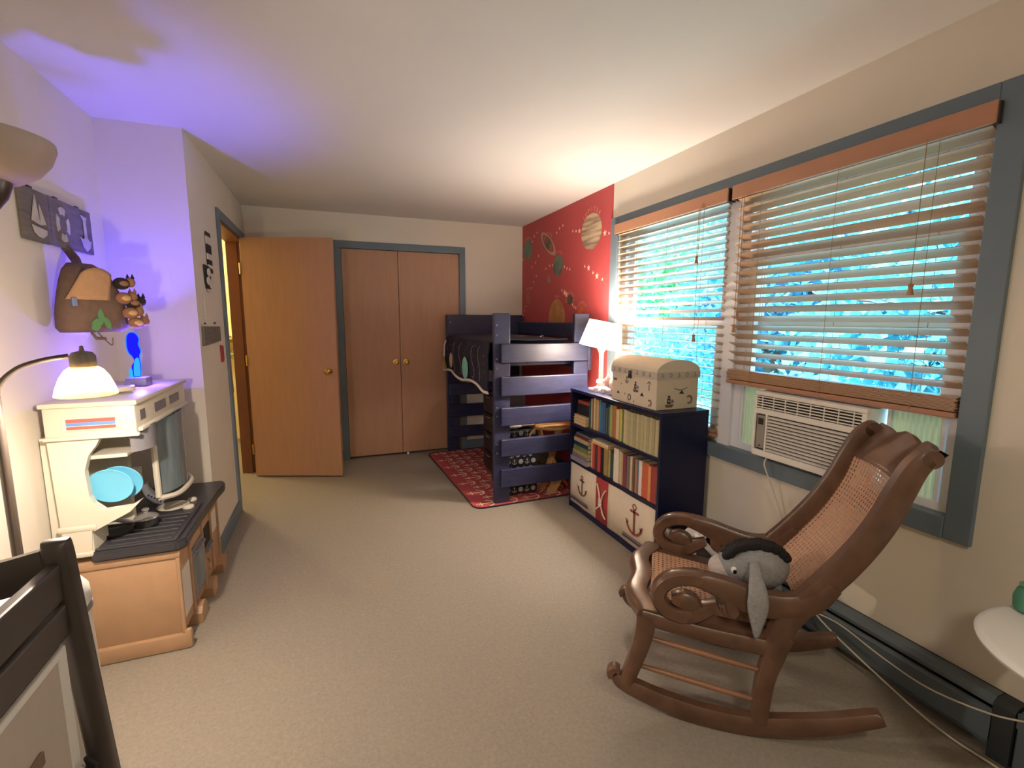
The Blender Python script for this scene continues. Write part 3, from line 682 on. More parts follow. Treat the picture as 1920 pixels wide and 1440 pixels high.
for w, c, l in ((.014, '#d8a968', 'lower orange paperback'), (.014, '#d8cdb4', 'upper cream paperback')):
    book(KX0+.004, 2.50, zz, w, .19, .12, c, l+' lying across the tops of the upright books, middle shelf', 'paperbacks lying on upright books', True, True); zz += w+.0004

# ------------------------------------------------------------------ storage chest on the bookcase
m_ch = M('chest_paper', '#d5c9b2', .8, .02, 20); m_chb = M('chest_band', '#bfb7a6', .8); m_cp = M('chest_print_brown', '#7b5f50', .85); m_cg = M('chest_print_grey', '#77767a', .85); m_ck = M('chest_print_dark', '#35323a', .85); m_cr = M('chest_print_red', '#b8423e', .85)
TX0, TX1, TY0, TY1, TZ = 1.632, 1.912, 2.07, 2.50, KZ+.001
chst = thing('toy_chest', (1.77, 2.285, TZ), 'cream dome-lidded chest printed with little ships and anchors on top of the bookcase', 'chest')
t = nb(); box(t, (TX0, TY0, TZ), (TX1, TY1, TZ+.172), .002); obj('chest_body', t, m_ch, chst)
ZL = TZ+.172
t = nb(); prof = [(TX0-.005, ZL), (TX1+.005, ZL), (TX1+.005, ZL+.035)] + [((TX0+TX1)/2+(TX1-TX0+.01)/2*math.cos(a), ZL+.035+.065*math.sin(a)) for a in [PI*k/16 for k in range(1, 16)]] + [(TX0-.005, ZL+.035)]
prism(t, prof, lambda a, b, c: Vector((a, c, b)), TY0-.005, TY1+.005); lid = obj('lid', t, m_ch, chst, smooth=30)
t = nb(); box(t, (TX0-.0062, TY0-.0062, ZL), (TX1+.0062, TY1+.0062, ZL+.035)); obj('lid_band', t, m_chb, lid)
t = nb(); box(t, (TX0-.012, 2.295, ZL-.022), (TX0-.004, 2.320, ZL+.022), .002); obj('latch', t, m_darkmetal, chst)
t = nb(); tube(t, [(TX0-.012, 2.300, ZL+.015), (TX0-.018, 2.3075, ZL+.0), (TX0-.012, 2.315, ZL+.015)], .0025, 6); obj('latch_ring', t, m_screw, chst)
def face_f(y0, z0): return lambda a, b, c: Vector((TX0-.0008-c, y0-a, z0+b))
def end_f(x0, z0): return lambda a, b, c: Vector((x0+a, TY0-.0008-c, z0+b))
def quad(bm, f, pts): prism(bm, pts, f, 0, .0004)
def ship(f, s, par, n=0):
    t = nb(); quad(t, f, [(-.5*s, .28*s), (-.38*s, 0), (.3*s, 0), (.5*s, .28*s)]); obj('ship_hull_print', t, m_cp, par)
    t = nb(); quad(t, f, [(-.3*s, .34*s), (.12*s, .32*s), (.08*s, .85*s), (-.25*s, .85*s)]); quad(t, f, [(-.2*s, .9*s), (.05*s, .9*s), (.05*s, 1.1*s), (-.2*s, 1.1*s)]); obj('ship_sail_print', t, m_ck, par)
    t = nb(); quad(t, f, [(.2*s, .38*s), (.5*s, .42*s), (.45*s, .72*s), (.22*s, .7*s)]); obj('small_sail_print', t, m_cg, par)
    t = nb(); quad(t, lambda a, b, c: f(a, b, c+.0005), [(-.14*s, .5*s), (-.02*s, .5*s), (-.02*s, .68*s), (-.14*s, .68*s)]); obj('sail_emblem_print', t, m_ch, par)
def hat(f, s, par): t = nb(); quad(t, f, [(-.5*s, 0), (.5*s, -.05*s), (.28*s, .25*s), (.05*s, .55*s), (-.3*s, .3*s)]); obj('hat_print', t, m_ck, par)
def ring(f, s, par, mat=None):
    t = nb(); pts = [f(s*.5*math.cos(2*PI*k/14), s*.7*math.sin(2*PI*k/14), .0003) for k in range(15)]; tube(t, pts, s*.09, 5); obj('wheel_print', t, mat or m_ck, par)
def hook(f, s, par):
    t = nb(); tube(t, [f(s*math.cos(a), s*1.1*math.sin(a), .0003) for a in [2.4-.45*k for k in range(11)]], s*.28, 5); obj('hook_print', t, m_cp, par)
ship(face_f(2.255, TZ+.075), .055, chst); ship(end_f(1.72, TZ+.012), .06, chst)
for yy, z, s in ((2.43, .045, .03), (2.195, .062, .034)): hat(face_f(yy, TZ+z), s, chst)
hat(end_f(1.80, TZ+.085), .034, chst)
ring(face_f(2.315, TZ+.037), .026, chst); hook(face_f(2.125, TZ+.033), .014, chst); hook(end_f(1.853, TZ+.05), .018, chst)
t = nb(); anchor(t, face_f(2.345, TZ+.115), .045); obj('anchor_print', t, m_cp, chst)
t = nb(); quad(t, face_f(2.465, TZ+.12), [(-.016, 0), (.012, 0), (.02, .014), (-.022, .014)]); obj('boat_print', t, m_cp, chst)
for yy, z in ((2.27, .012), (2.40, .10), (2.36, .045)):
    t = nb(); quad(t, face_f(yy, TZ+z), [(0, 0), (.006, .006), (0, .013), (-.006, .006)]); obj('gem_print', t, m_cr if z < .02 else m_cg, chst)
t = nb(); quad(t, face_f(2.135, TZ+.10), [(-.004, 0), (.004, 0), (.003, .035), (-.003, .035)]); 
quad(t, face_f(2.135, TZ+.13), [(-.022, .005), (0, .012), (.02, .004), (.004, .022), (-.008, .02)]); obj('palm_print', t, m_cg, chst)
t = nb(); tube(t, [end_f(1.745+.01*k, TZ+.118-.012*math.sin(PI*k/9))(0, 0, .001) for k in range(10)], .0022, 5); obj('rope_print', t, m_cg, chst)
for k in range(7):
    f = (lambda y0: (lambda a, b, c: Vector((TX0-.0067-c, y0-a, ZL+.006+b))))(2.47-k*.058)
    if k % 2: ring(lambda a, b, c, f=f: f(a, b+.012, c), .016, lid, m_cg)
    else: t = nb(); anchor(t, f, .024); obj('anchor_print', t, m_cg, lid)
for k in range(5):
    f = (lambda x0: (lambda a, b, c: Vector((x0+a, TY0-.0067-c, ZL+.006+b))))(TX0+.03+k*.055)
    if k % 2: ring(lambda a, b, c, f=f: f(a, b+.012, c), .016, lid, m_cg)
    else: t = nb(); anchor(t, f, .024); obj('anchor_print', t, m_cg, lid)

# ------------------------------------------------------------------ table lamp, piggy bank, shakers
m_shade = M('lamp_shade_lit', (1, .84, .55), .8, emit=1.25)
m_crys = M('lamp_crystal', '#e8e6ee', .08, trans=.55); m_crw = M('lamp_porcelain', '#efe6e2', .25)
LX, LY = 1.735, 2.80
tl_ = thing('table_lamp', (LX, LY, KZ), 'lit table lamp with tilted cream shade and clear column on the bookcase', 'lamp')
t = nb(); box(t, (LX-.062, LY-.062, KZ+.0005), (LX+.062, LY+.062, KZ+.018), .004); obj('base', t, m_crw, tl_)
t = nb(); lathe(t, [(.045, .018), (.047, .026), (.03, .035), (.024, .05), (.033, .06), (.03, .075), (.018, .085)], (LX, LY, KZ), 28); obj('foot', t, m_crw, tl_, smooth=True)
t = nb(); lathe(t, [(.017, .08), (.0155, .10), (.0155, .255), (.018, .27)], (LX, LY, KZ), 12); obj('column', t, m_crys, tl_, smooth=30)
t = nb(); lathe(t, [(.018, .27), (.022, .275), (.028, .290), (.038, .310), (.041, .315), (.038, .32), (.018, .325), (.014, .33), (.015, .345), (.008, .36)], (LX, LY, KZ), 28); obj('capital', t, m_crw, tl_, smooth=True)
t = nb(); ax = Vector((.16, -.10, 1)).normalized(); c0 = Vector((LX+.005, LY-.002, KZ+.385))
lathe(t, [(.145, -.085), (.147, -.086), (.112, .09), (.110, .09), (.145, -.085)], c0, 40, ax, closed=False); obj('shade', t, m_shade, tl_, smooth=True)
t = nb(); ell(t, c0-ax*.01, (.022, .022, .03), 12); obj('bulb', t, M('bulb_lit', (1, .85, .6), .5, emit=14), tl_, smooth=True)
pl_ = point_light('table_lamp_light', c0+ax*.055, P_TABLE, (1, .87, .76), .05); pl2_ = point_light('table_lamp_glow', c0-ax*.10, P_TABLE*.45, (1, .87, .77), .05)
m_pig = M('pig_pink', '#e3bdb2', .25)
pg = thing('piggy_bank', (1.75, 2.60, KZ), 'pale pink china piggy bank between the lamp and the chest', 'piggy bank')
t = nb(); ell(t, (1.75, 2.60, KZ+.072), (.06, .08, .062), 24); obj('body', t, m_pig, pg, smooth=True)
t = nb(); ell(t, (1.72, 2.672, KZ+.085), (.035, .03, .035), 16); cyl(t, (1.712, 2.69, KZ+.08), (1.705, 2.712, KZ+.079), .018, .016, 14); obj('head', t, m_pig, pg, smooth=True)
for s in (-1, 1): t = nb(); lathe(t, [(.014, 0), (.008, .014), (.001, .025)], (1.725+s*.018, 2.66, KZ+.113), 8); obj('ear', t, m_pig, pg, smooth=True)
for sx in (-1, 1):
    for sy in (-1, 1): t = nb(); cyl(t, (1.75+sx*.03, 2.60+sy*.04, KZ+.0005), (1.75+sx*.03, 2.60+sy*.04, KZ+.03), .014, .017, 12); obj('leg', t, m_pig, pg, smooth=True)
for k, (x, y, l) in enumerate(((1.672, 2.755, 'little white china cup on the bookcase edge, nearer the lamp'), (1.690, 2.695, 'little white china cup on the bookcase edge, nearer the chest'))):
    t = nb(); lathe(t, [(.012, 0), (.014, .002), (.018, .028), (.019, .03), (.016, .03), (.013, .006), (.001, .005)], (x, y, KZ+.0005), 18); tag(obj('china_cup', t, m_crw, smooth=True), l, 'cup', 'little china cups')

# ------------------------------------------------------------------ wall decals: planets and star chains on the red wall
def wf(y0, z0, o=.0012): return lambda a, b, c: Vector((R-o-c, y0-a, z0+b))
m_star2 = M('decal_star', '#f0c9b0', .6); m_let = M('decal_letters', '#d99a84', .6)
def pmat(name, c1, c2, sc=6, stretch=None): 
    m = M(name, c1, .6, .01, sc, stretch=stretch); r = [n for n in m.node_tree.nodes if n.type == 'VALTORGB'][0]
    r.color_ramp.elements[0].color = lin(c1); r.color_ramp.elements[1].color = lin(c2); r.color_ramp.elements[0].position = .4; r.color_ramp.elements[1].position = .6; return m
planets = [('JUPITER', 3.355, 2.055, .155, .138, pmat('banded_planet', '#8a6f60', '#c9b591', 3, (1, 1, 11)), 'large brown and cream banded planet decal lettered JUPITER'),
 ('SATURN', 4.14, 2.075, .075, .068, pmat('dark_planet', '#4a3a30', '#8a7a5e', 5), 'ringed dark planet decal lettered SATURN'),
 ('URANUS', 4.625, 2.08, .105, .095, pmat('green_planet', '#5c7a68', '#748e78', 4), 'plain grey-green planet decal lettered URANUS by the wall corner'),
 ('EARTH', 3.925, 1.855, .095, .092, pmat('earth_planet', '#6f7f62', '#5a5560', 9), 'green and slate mottled planet decal lettered EARTH'),
 (None, 4.115, 1.745, .035, .035, pmat('moon_planet', '#8a6a60', '#b58d7e', 14), 'small grey moon decal below the green planet'),
 ('MERCURY', 3.686, 1.538, .052, .042, pmat('mercury_planet', '#4e4238', '#6a5a4c', 16), 'small dark grey-brown planet decal lettered MERCURY'),
 ('SUN', 3.94, 1.385, .165, .17, pmat('sun_planet', '#b57a4a', '#c9955c', 9), 'large tan mottled sun decal lettered SUN above the bed'),
 ('VENUS', 3.475, 1.42, .075, .065, pmat('venus_planet', '#c0503a', '#cc6a4c', 9), 'small orange planet decal lettered VENUS beside the bed post'),
 ('MARS', 4.595, 1.595, .07, .072, pmat('mars_planet', '#b05a4a', '#b96c58', 12), 'small dusty red planet decal lettered MARS near the wall corner')]
for nm, y, z, ry, rz, mt_, lab in planets:
    t = nb(); f = wf(y, z); prism(t, [(ry*math.cos(2*PI*k/32), rz*math.sin(2*PI*k/32)) for k in range(32)], f, 0, .0008)
    o = tag(obj('planet_decal', t, mt_), lab, 'wall decal', 'planet decals on the red wall')
    if nm == 'SATURN':
        t = nb(); n = 32; an = math.radians(145)
        for k in range(n):
            p, q = 2*PI*k/n, 2*PI*(k+1)/n; P4 = []
            for r_, a in ((1.0, p), (1.28, p), (1.28, q), (1.0, q)):
                u_, v_ = .150*r_*math.cos(a), .05*r_*math.sin(a); P4.append((u_*math.cos(an)-v_*math.sin(an), u_*math.sin(an)+v_*math.cos(an)))
            prism(t, P4, wf(y, z, .0022), 0, .0005)
        obj('ring', t, M('ring_cream', '#b59a86', .6), o)
    if nm:
        t = nb(); s = .05 if nm == 'JUPITER' else .038; rr = rz+.012; n = len(nm)
        for k, ch in enumerate(nm):
            a = (k-(n-1)/2)*-s*.78/rr; text_into(t, ch, s, wf(y, z, .0018), (rr*math.sin(-a), rr*math.cos(a)), a)
        obj('lettering', t, m_let, o)
chains = [('between the ringed and the grey-green planet', [[4.396,2.215],[4.462,2.189],[4.514,2.145]]), ('below the ringed planet', [[4.357,1.987],[4.427,1.932],[4.515,1.895]]), ('at the wall corner below the grey-green planet', [[4.754,1.998]]),
 ('right of the ringed planet', [[3.844,2.186],[3.908,2.172],[3.964,2.143]]), ('left of the banded planet', [[3.657,2.107],[3.601,2.098],[3.544,2.089]]), ('right of the banded planet', [[3.154,2.011],[3.097,2.0]]),
 ('left of the green and slate planet', [[4.04,1.866],[4.098,1.867],[4.183,1.848]]), ('right of the green and slate planet', [[3.802,1.83],[3.752,1.81],[3.701,1.798]]),
 ('sloping down by the window below the banded planet', [[3.443,1.796],[3.381,1.779],[3.311,1.734],[3.251,1.704],[3.172,1.673]]), ('above the dusty red planet', [[4.409,1.798],[4.467,1.744],[4.517,1.688]]),
 ('above the small dark planet', [[3.842,1.628],[3.789,1.604],[3.754,1.587]]), ('between the small dark and orange planets', [[3.638,1.497],[3.609,1.476],[3.578,1.466]]), ('below the dusty red planet', [[4.664,1.506],[4.703,1.464],[4.738,1.414]])]
big = {(3.381,1.779):.026, (3.251,1.704):.028, (3.789,1.604):.03, (3.754,1.587):.028, (3.154,2.011):.026, (3.544,2.089):.022}
for lab, pts in chains:
    for i, (y, z) in enumerate(pts):
        s = big.get((y, z), .014); t = nb(); f = wf(y, z)
        prism(t, [((s if k % 2 == 0 else s*.45)*math.sin(PI*k/5), (s if k % 2 == 0 else s*.45)*math.cos(PI*k/5)) for k in range(10)], f, 0, .0008)
        tag(obj('star_decal', t, m_star2), ('pale star decal %s' % lab) if len(pts) == 1 else '%s pale star decal of the row %s' % (ordn[i], lab), 'wall decal', 'star decals on the red wall')

# ------------------------------------------------------------------ rocking chair
m_spin = M('spindle_wood', '#8a6248', .35, .15, 9); m_rock = M('rocker_wood', '#624737', .3, .25, 7, .03, stretch=(2, 2, 2)); m_cane = M('cane', '#cba183', .45, .1, 60)
NP, NQ, FP_, FQ = Vector((.868, 1.282, 0)), Vector((1.53, .80, 0)), Vector((1.215, 1.715, 0)), Vector((1.80, 1.115, 0))
dN, dF = (NQ-NP).normalized(), (FQ-FP_).normalized(); nN, nF = Vector((-dN.y, dN.x, 0)), Vector((-dF.y, dF.x, 0))   # nN points to the far side
HT = .021
def near(s, z, t): return NP + dN*s + nN*(HT+t) + Vector((0, 0, z))
def far(s, z, t): return FP_ + dF*s - nF*(HT-t) + Vector((0, 0, z+.004))
def ins(u, s, z): return near(s, z, 0)*(1-u) + far(s, z, 0)*u
ch = thing('rocking_chair', (1.3, 1.25, 0), 'dark wooden rocking chair with caned seat and back and scrolled arms', 'chair')
for side, f in (('near', near), ('far', far)):
    t = nb(); sweep(t, [(.012, .128, .016), (.05, .100, .026), (.18, .060, .031), (.34, .036, .034), (.48, .042, .034), (.66, .084, .032), (.80, .140, .024), (.825, .150, .018)], f, HT)
    sweep(t, [(.002, .118, .012), (-.002, .136, .014), (.012, .150, .013), (.028, .146, .008)], f, HT*.95, 4); obj('rocker', t, m_rock, ch, smooth=45)
    t = nb(); sweep(t, [(.112, .372, .032), (.108, .31, .030), (.090, .23, .027), (.058, .125, .024), (.052, .10, .02)], f, HT*1.05); obj('leg', t, m_rock, ch, smooth=45)
    t = nb(); sweep(t, [(.53, .37, .030), (.51, .30, .030), (.492, .22, .027), (.484, .13, .026), (.482, .055, .026)], f, HT*1.05); obj('leg', t, m_rock, ch, smooth=45)
    t = nb(); sweep(t, [(.095, .368, .024), (.20, .352, .025), (.35, .335, .026), (.52, .325, .028)], f, HT*1.0); obj('seat_rail', t, m_rock, ch, smooth=45)
    t = nb(); sweep(t, [(.500, .30, .026), (.522, .385, .033), (.562, .465, .036), (.628, .552, .037), (.685, .632, .037), (.735, .715, .036), (.775, .80, .035), (.803, .88, .033), (.828, .945, .030), (.848, .975, .027), (.858, .985, .025)], f, HT*1.15); cyl(t, f(.862, .984, -HT*1.15), f(.862, .984, HT*1.15), .026, n=20); obj('back_post', t, m_rock, ch, smooth=45)
    t = nb()
    sweep(t, [(.655, .565, .026), (.61, .508, .034), (.555, .480, .037), (.49, .472, .039), (.42, .482, .041), (.36, .503, .036), (.30, .521, .028), (.25, .529, .024), (.20, .520, .024), (.165, .497, .024), (.148, .462, .024), (.158, .425, .024), (.185, .402, .024), (.225, .394, .026), (.265, .404, .026), (.30, .426, .022), (.335, .446, .014)], f, HT*1.25)
    sweep(t, [(.36, .49, .01), (.375, .45, .022), (.385, .430, .018), (.39, .425, .008)], f, HT*1.2, 4)
    sweep(t, [(.19, .448, .010), (.208, .448, .022), (.235, .446, .029), (.262, .436, .026), (.28, .425, .014)], f, HT*1.2, 5)
    obj('arm', t, m_rock, ch, smooth=45)
    for (a, b), (c, d_) in (((.108, .288), (.492, .235)), ((.082, .178), (.484, .125))):
        t = nb(); p, q = f(a, b, 0), f(c, d_, 0); tube(t, [p, p.lerp(q, .3), p.lerp(q, .5), p.lerp(q, .7), q], [.0075, .0095, .0105, .0095, .0075], 10); obj('stretcher', t, m_spin, ch, smooth=True)
# seat frame front and back rails
t = nb()
def seatf(u, zz, s): return ins(u, s, zz)
pts = []
rings = []
for k in range(25):
    u = -.02+1.04*k/24; bow = .035*math.sin(PI*min(1, max(0, u)))-.012*math.cos(4*PI*u)+.012; s0 = .085-bow
    sec = [(s0+.075, .392), (s0+.02, .396), (s0+.004, .388), (s0-.006, .37), (s0+.0, .345), (s0+.02, .332), (s0+.05, .34), (s0+.075, .365)]
    rings.append([t.verts.new(ins(u, s, z)) for s, z in sec])
for a, b in zip(rings, rings[1:]):
    for j in range(8): t.faces.new((a[j], a[(j+1)%8], b[(j+1)%8], b[j]))
t.faces.new(rings[0]); t.faces.new(rings[-1]); obj('front_seat_rail', t, m_rock, ch, smooth=50)
t = nb(); tube(t, [ins(u, .52, .345) for u in (0, .5, 1)], .022, 8); obj('rear_seat_rail', t, m_rock, ch, smooth=True)
t = nb(); 
for u in (.02, .98):
    pass
for sgn, u0, u1 in ((0, .0, .11), (1, .89, 1.0)):
    vs = []
    for k in range(9):
        s = .10+.42*k/8; z = .392-.03*k/8; vs.append([t.verts.new(ins(uu, s, z+dz)) for uu, dz in ((u0, 0), (u1, 0), (u1, -.02), (u0, -.02))])
    for a, b in zip(vs, vs[1:]):
        for j in range(4): t.faces.new((a[j], a[(j+1)%4], b[(j+1)%4], b[j]))
    t.faces.new(vs[0]); t.faces.new(vs[-1])
obj('seat_border', t, m_rock, ch, kind='stuff')
# caning: woven ribbons (rows, columns and two diagonals)
def ribbon(bm, S, path, w, off):
    pr = None
    for i, (u, v) in enumerate(path):
        q = path[min(i+1, len(path)-1)]; p = path[max(i-1, 0)]
        P = S(u, v); dd = (S(*q)-S(*p)).normalized(); N = SN(S, u, v); sd = dd.cross(N).normalized()*w/2
        a, b = bm.verts.new(P+sd+N*off), bm.verts.new(P-sd+N*off)
        if pr: bm.faces.new((pr[0], a, b, pr[1]))
        pr = (a, b)
def SN(S, u, v):
    e = .01; return (S(u+e, v)-S(u-e, v)).cross(S(u, v+e)-S(u, v-e)).normalized()
def cane(name, S, nu, nv, w, seg=14):
    t = nb()
    for i in range(nu+1):
        for o_ in (-.12, .12): u = min(1, max(0, (i+o_)/nu)); ribbon(t, S, [(u, k/seg) for k in range(seg+1)], w, .0)
    for j in range(nv+1):
        for o_ in (-.12, .12): v = min(1, max(0, (j+o_)/nv)); ribbon(t, S, [(k/seg, v) for k in range(seg+1)], w, .0012)
    for sg in (1, -1):
        for c in range(-nv, nu+1):
            p0 = max(0, c); p1 = min(nu, c+nv)
            if p1-p0 < .5: continue
            pts = []
            for k in range(seg+1):
                x = p0+(p1-p0)*k/seg; yv = (x-c)/nv; uu = x/nu; pts.append((uu if sg > 0 else 1-uu, min(1, max(0, yv))))
            ribbon(t, S, pts, w*1.15, .0022 if sg > 0 else .003)
    return obj(name, t, m_cane, ch, kind='stuff')
def Sseat(u, v): return ins(.10+.80*u, .125+.40*v, .388-.03*v-.010*math.sin(PI*u)*math.sin(PI*v))
bs = [(.560, .435), (.607, .51), (.660, .585), (.708, .66), (.748, .74), (.778, .82), (.797, .895)]
BSP = spline(bs, 8)
def Sback(u, v):
    x = v*(len(BSP)-1); i = min(int(max(x, 0)), len(BSP)-2); fr_ = x-i
    s = BSP[i][0]*(1-fr_)+BSP[i+1][0]*fr_; z = BSP[i][1]*(1-fr_)+BSP[i+1][1]*fr_
    return ins(.055+.89*u, s+.012+.022*math.sin(PI*min(1,max(0,u))), z)
cane('seat_caning', Sseat, 24, 24, .0040); cane('back_caning', Sback, 22, 34, .0040)
# crest rail
t = nb(); rows = []
for k in range(31):
    u = k/30; bo_ = .03*math.sin(PI*u); edge = .012*math.cos(u*2*PI*3)+.010*math.cos(u*2*PI*1)
    r_ = []
    for j in range(7):
        v = j/6; s = .796+.075*v+.016*v*v+bo_; z = .885+(.125+edge*.8+.012*math.sin(PI*u))*v-.02*v*v
        r_.append((s, z))
    rows.append(r_)
for off in (0, .022):
    pass
F_ = [[t.verts.new(ins(u_/30, s, z)) for s, z in rows[u_]] for u_ in range(31)]
G_ = [[t.verts.new(ins(u_/30, s+.022, z-.012)) for s, z in rows[u_]] for u_ in range(31)]
for k in range(30):
    for j in range(6): t.faces.new((F_[k][j], F_[k][j+1], F_[k+1][j+1], F_[k+1][j])); t.faces.new((G_[k][j], G_[k+1][j], G_[k+1][j+1], G_[k][j+1]))
    t.faces.new((F_[k][6], G_[k][6], G_[k+1][6], F_[k+1][6])); t.faces.new((F_[k][0], F_[k+1][0], G_[k+1][0], G_[k][0]))
obj('crest_rail', t, m_rock, ch, smooth=50)

# ------------------------------------------------------------------ grey plush donkey on the seat
m_pl = M('plush_grey', '#8c8c8c', .95, .12, 90, .5); m_pll = M('plush_light', '#b4aba6', .95, .08, 90, .5); m_mane = M('plush_black', '#161315', .98, .2, 120, .6)
pd = thing('plush_donkey', tuple(ins(.32, .42, .392)), 'grey stuffed donkey with black mane and floppy ears slumped on the rocking chair', 'stuffed toy')
Rz = Matrix((( dN.x, nN.x, 0), (dN.y, nN.y, 0), (0, 0, 1)))
def pe(bm, u, s, z, r, n=20, pitch=0):
    ell(bm, ins(u, s, z), r, n, Rz @ Matrix.Rotation(pitch, 3, 'Y'))
t = nb(); pe(t, .33, .455, .425, (.085, .085, .062), 24); pe(t, .33, .47, .47, (.065, .065, .05), 20); obj('body', t, m_pl, pd, smooth=2)
t = nb(); pe(t, .27, .475, .545, (.092, .078, .080), 28); pe(t, .27, .41, .530, (.075, .062, .058), 24); o = obj('head', t, m_pl, pd, smooth=2)
md = o.modifiers.new('r', 'REMESH'); md.mode = 'VOXEL'; md.voxel_size = .007; md.use_smooth_shade = True; md = o.modifiers.new('s', 'SMOOTH'); md.iterations = 12
hd_ = o
t = nb(); pe(t, .27, .360, .513, (.048, .050, .042), 22, .2); obj('muzzle', t, m_pll, hd_, smooth=2)
t = nb(); 
for k in range(190):
    a = .35+2.1*k/190; c_ = ins(.25+random.uniform(-.06, .05), .455-.108*math.cos(a)+.012, .545+.088*math.sin(a)-.012)
    ell(t, c_, (.015, .015, .012), 8)
obj('mane', t, m_mane, hd_, smooth=2, kind='stuff')
for u, l in ((.135, 'near'), (.41, 'far')):
    t = nb(); path = [(.20, .45, .575), (.11, .445, .580), (.01, .442, .560), (-.075, .444, .525), (-.095, .446, .47), (-.085, .448, .375)] if u < .2 else [(u-.035, .47, .565), (u+.02, .465, .548), (u+.09, .470, .515), (u+.10, .474, .47), (u+.10, .476, .42), (u+.10, .472, .385)]
    W_ = [.012, .015, .019, .028, .030, .007]; P = spline([(*ins(*p), w) for p, w in zip(path, W_)], 5); rg = []
    for i, q in enumerate(P):
        c_ = Vector(q[:3]); dd = (Vector(P[min(i+1, len(P)-1)][:3])-Vector(P[max(i-1, 0)][:3])).normalized(); a_ = dN; b_ = dd.cross(a_).normalized()
        rg.append([t.verts.new(c_+a_*q[3]*math.cos(2*PI*k/12)+b_*.007*math.sin(2*PI*k/12)) for k in range(12)])
    for a, b in zip(rg, rg[1:]):
        for k in range(12): t.faces.new((a[k], a[(k+1)%12], b[(k+1)%12], b[k]))
    t.faces.new(rg[0]); t.faces.new(rg[-1]); obj('ear', t, m_pl, hd_, smooth=2)
m_eye = M('eye_white', '#e8e4da', .3); m_pup = M('eye_black', '#0c0c0c', .2)
for u in (.148, .392):
    t = nb(); pe(t, u, .388, .538, (.011, .005, .012), 12); e_ = obj('eye', t, m_eye, hd_, smooth=2)
    t = nb(); pe(t, u-.008*(1 if u < .2 else -1), .390, .534, (.0065, .004, .0075), 10); obj('pupil', t, m_pup, e_, smooth=2) if False else obj('pupil', t, m_pup, hd_, smooth=2)
for s, u in ((.385, .22), (.385, .45), (.50, .14), (.52, .52)):
    t = nb(); tube(t, [ins(u, s+.05, .43), ins(u, s+.01, .418), ins(u, s-.03, .412), ins(u, s-.05, .412)], [.026, .026, .024, .016], 14); lg = obj('leg', t, m_pl, pd, smooth=True)
    t = nb(); pe(t, u, s-.052, .413, (.014, .024, .024), 14); obj('hoof', t, m_pll, lg, smooth=2)
# ------------------------------------------------------------------ basket of papers between bookcase and chair
m_bk = M('bin_black', '#17151a', .6); m_bkp = M('patterned_tin', '#8c8780', .6, .6, 45)
bn = thing('black_bin', (1.72, 1.72, 0), 'black floor bin with a white handle between the bookcase and the rocking chair', 'bin')
t = nb(); box(t, (1.62, 1.56, .001), (1.84, 1.93, .006)); box(t, (1.62, 1.56, .006), (1.63, 1.93, .29)); box(t, (1.83, 1.56, .006), (1.84, 1.93, .29)); box(t, (1.63, 1.56, .006), (1.83, 1.57, .29)); box(t, (1.63, 1.92, .006), (1.83, 1.93, .29)); obj('bin_body', t, m_bk, bn)
t = nb(); box(t, (1.617, 1.70, .13), (1.6195, 1.925, .282)); obj('patterned_label', t, m_bkp, bn)
t = nb(); p0, p1 = Vector((1.607, 1.70, .345)), Vector((1.612, 1.555, .29)); tube(t, [p0, p1], .0135, 12); obj('white_handle', t, m_plug, bn, smooth=True)
t = nb(); cyl(t, p0+Vector((-.016, 0, -.012)), p0+Vector((-.012, 0, -.012)), .004, n=8); obj('rivet', t, m_screw, bn)
pp = M('paper', '#cfcac0', .8)
t = nb(); v = []
for i in range(9):
    v.append([t.verts.new((1.635+.02*i, 1.83-.15*j/5, .285+.04*math.sin(PI*i/8)+.006*j)) for j in range(6)])
for a, b in zip(v, v[1:]):
    for j in range(5): t.faces.new((a[j], a[j+1], b[j+1], b[j]))
o = obj('paper_sheet', t, pp); s_ = o.modifiers.new('s', 'SOLIDIFY'); s_.thickness = .002; tag(o, 'white curved sheet of card sticking out of the black bin', 'paper')
t = nb(); box(t, (1.68, 1.575, .20), (1.825, 1.66, .335), .003); tag(obj('cardboard_box', t, M('grey_card', '#9a917f', .8)), 'small grey-beige box standing in the black bin', 'box')

# ------------------------------------------------------------------ round white side table with green vase
rtb = thing('side_table', (1.634, .404, 0), 'round white side table at the right edge of the picture', 'table')
t = nb(); lathe(t, [(.228, 0), (.243, .006), (.246, .014), (.240, .022), (.228, .024)], (1.634, .404, .576), 48); obj('tabletop', t, m_white, rtb, smooth=50)
t = nb(); lathe(t, [(.02, .02), (.024, .1), (.018, .3), (.028, .5), (.05, .576)], (1.634, .404, 0), 20); obj('pedestal', t, m_white, rtb, smooth=True)
for k in range(3):
    a = k*2*PI/3; t = nb(); tube(t, [(1.634, .404, .10), (1.634+.1*math.cos(a), .404+.1*math.sin(a), .06), (1.634+.19*math.cos(a), .404+.19*math.sin(a), .012)], [.016, .014, .012], 8); obj('foot', t, m_white, rtb, smooth=True)
t = nb(); lathe(t, [(.030, 0), (.038, .008), (.040, .035), (.034, .058), (.028, .066), (.031, .072), (.027, .072), (.001, .068)], (1.715, .590, .601), 24); tag(obj('green_vase', t, M('green_glass', '#4f8a6c', .3), smooth=True), 'small green pot standing on the round white side table', 'pot')

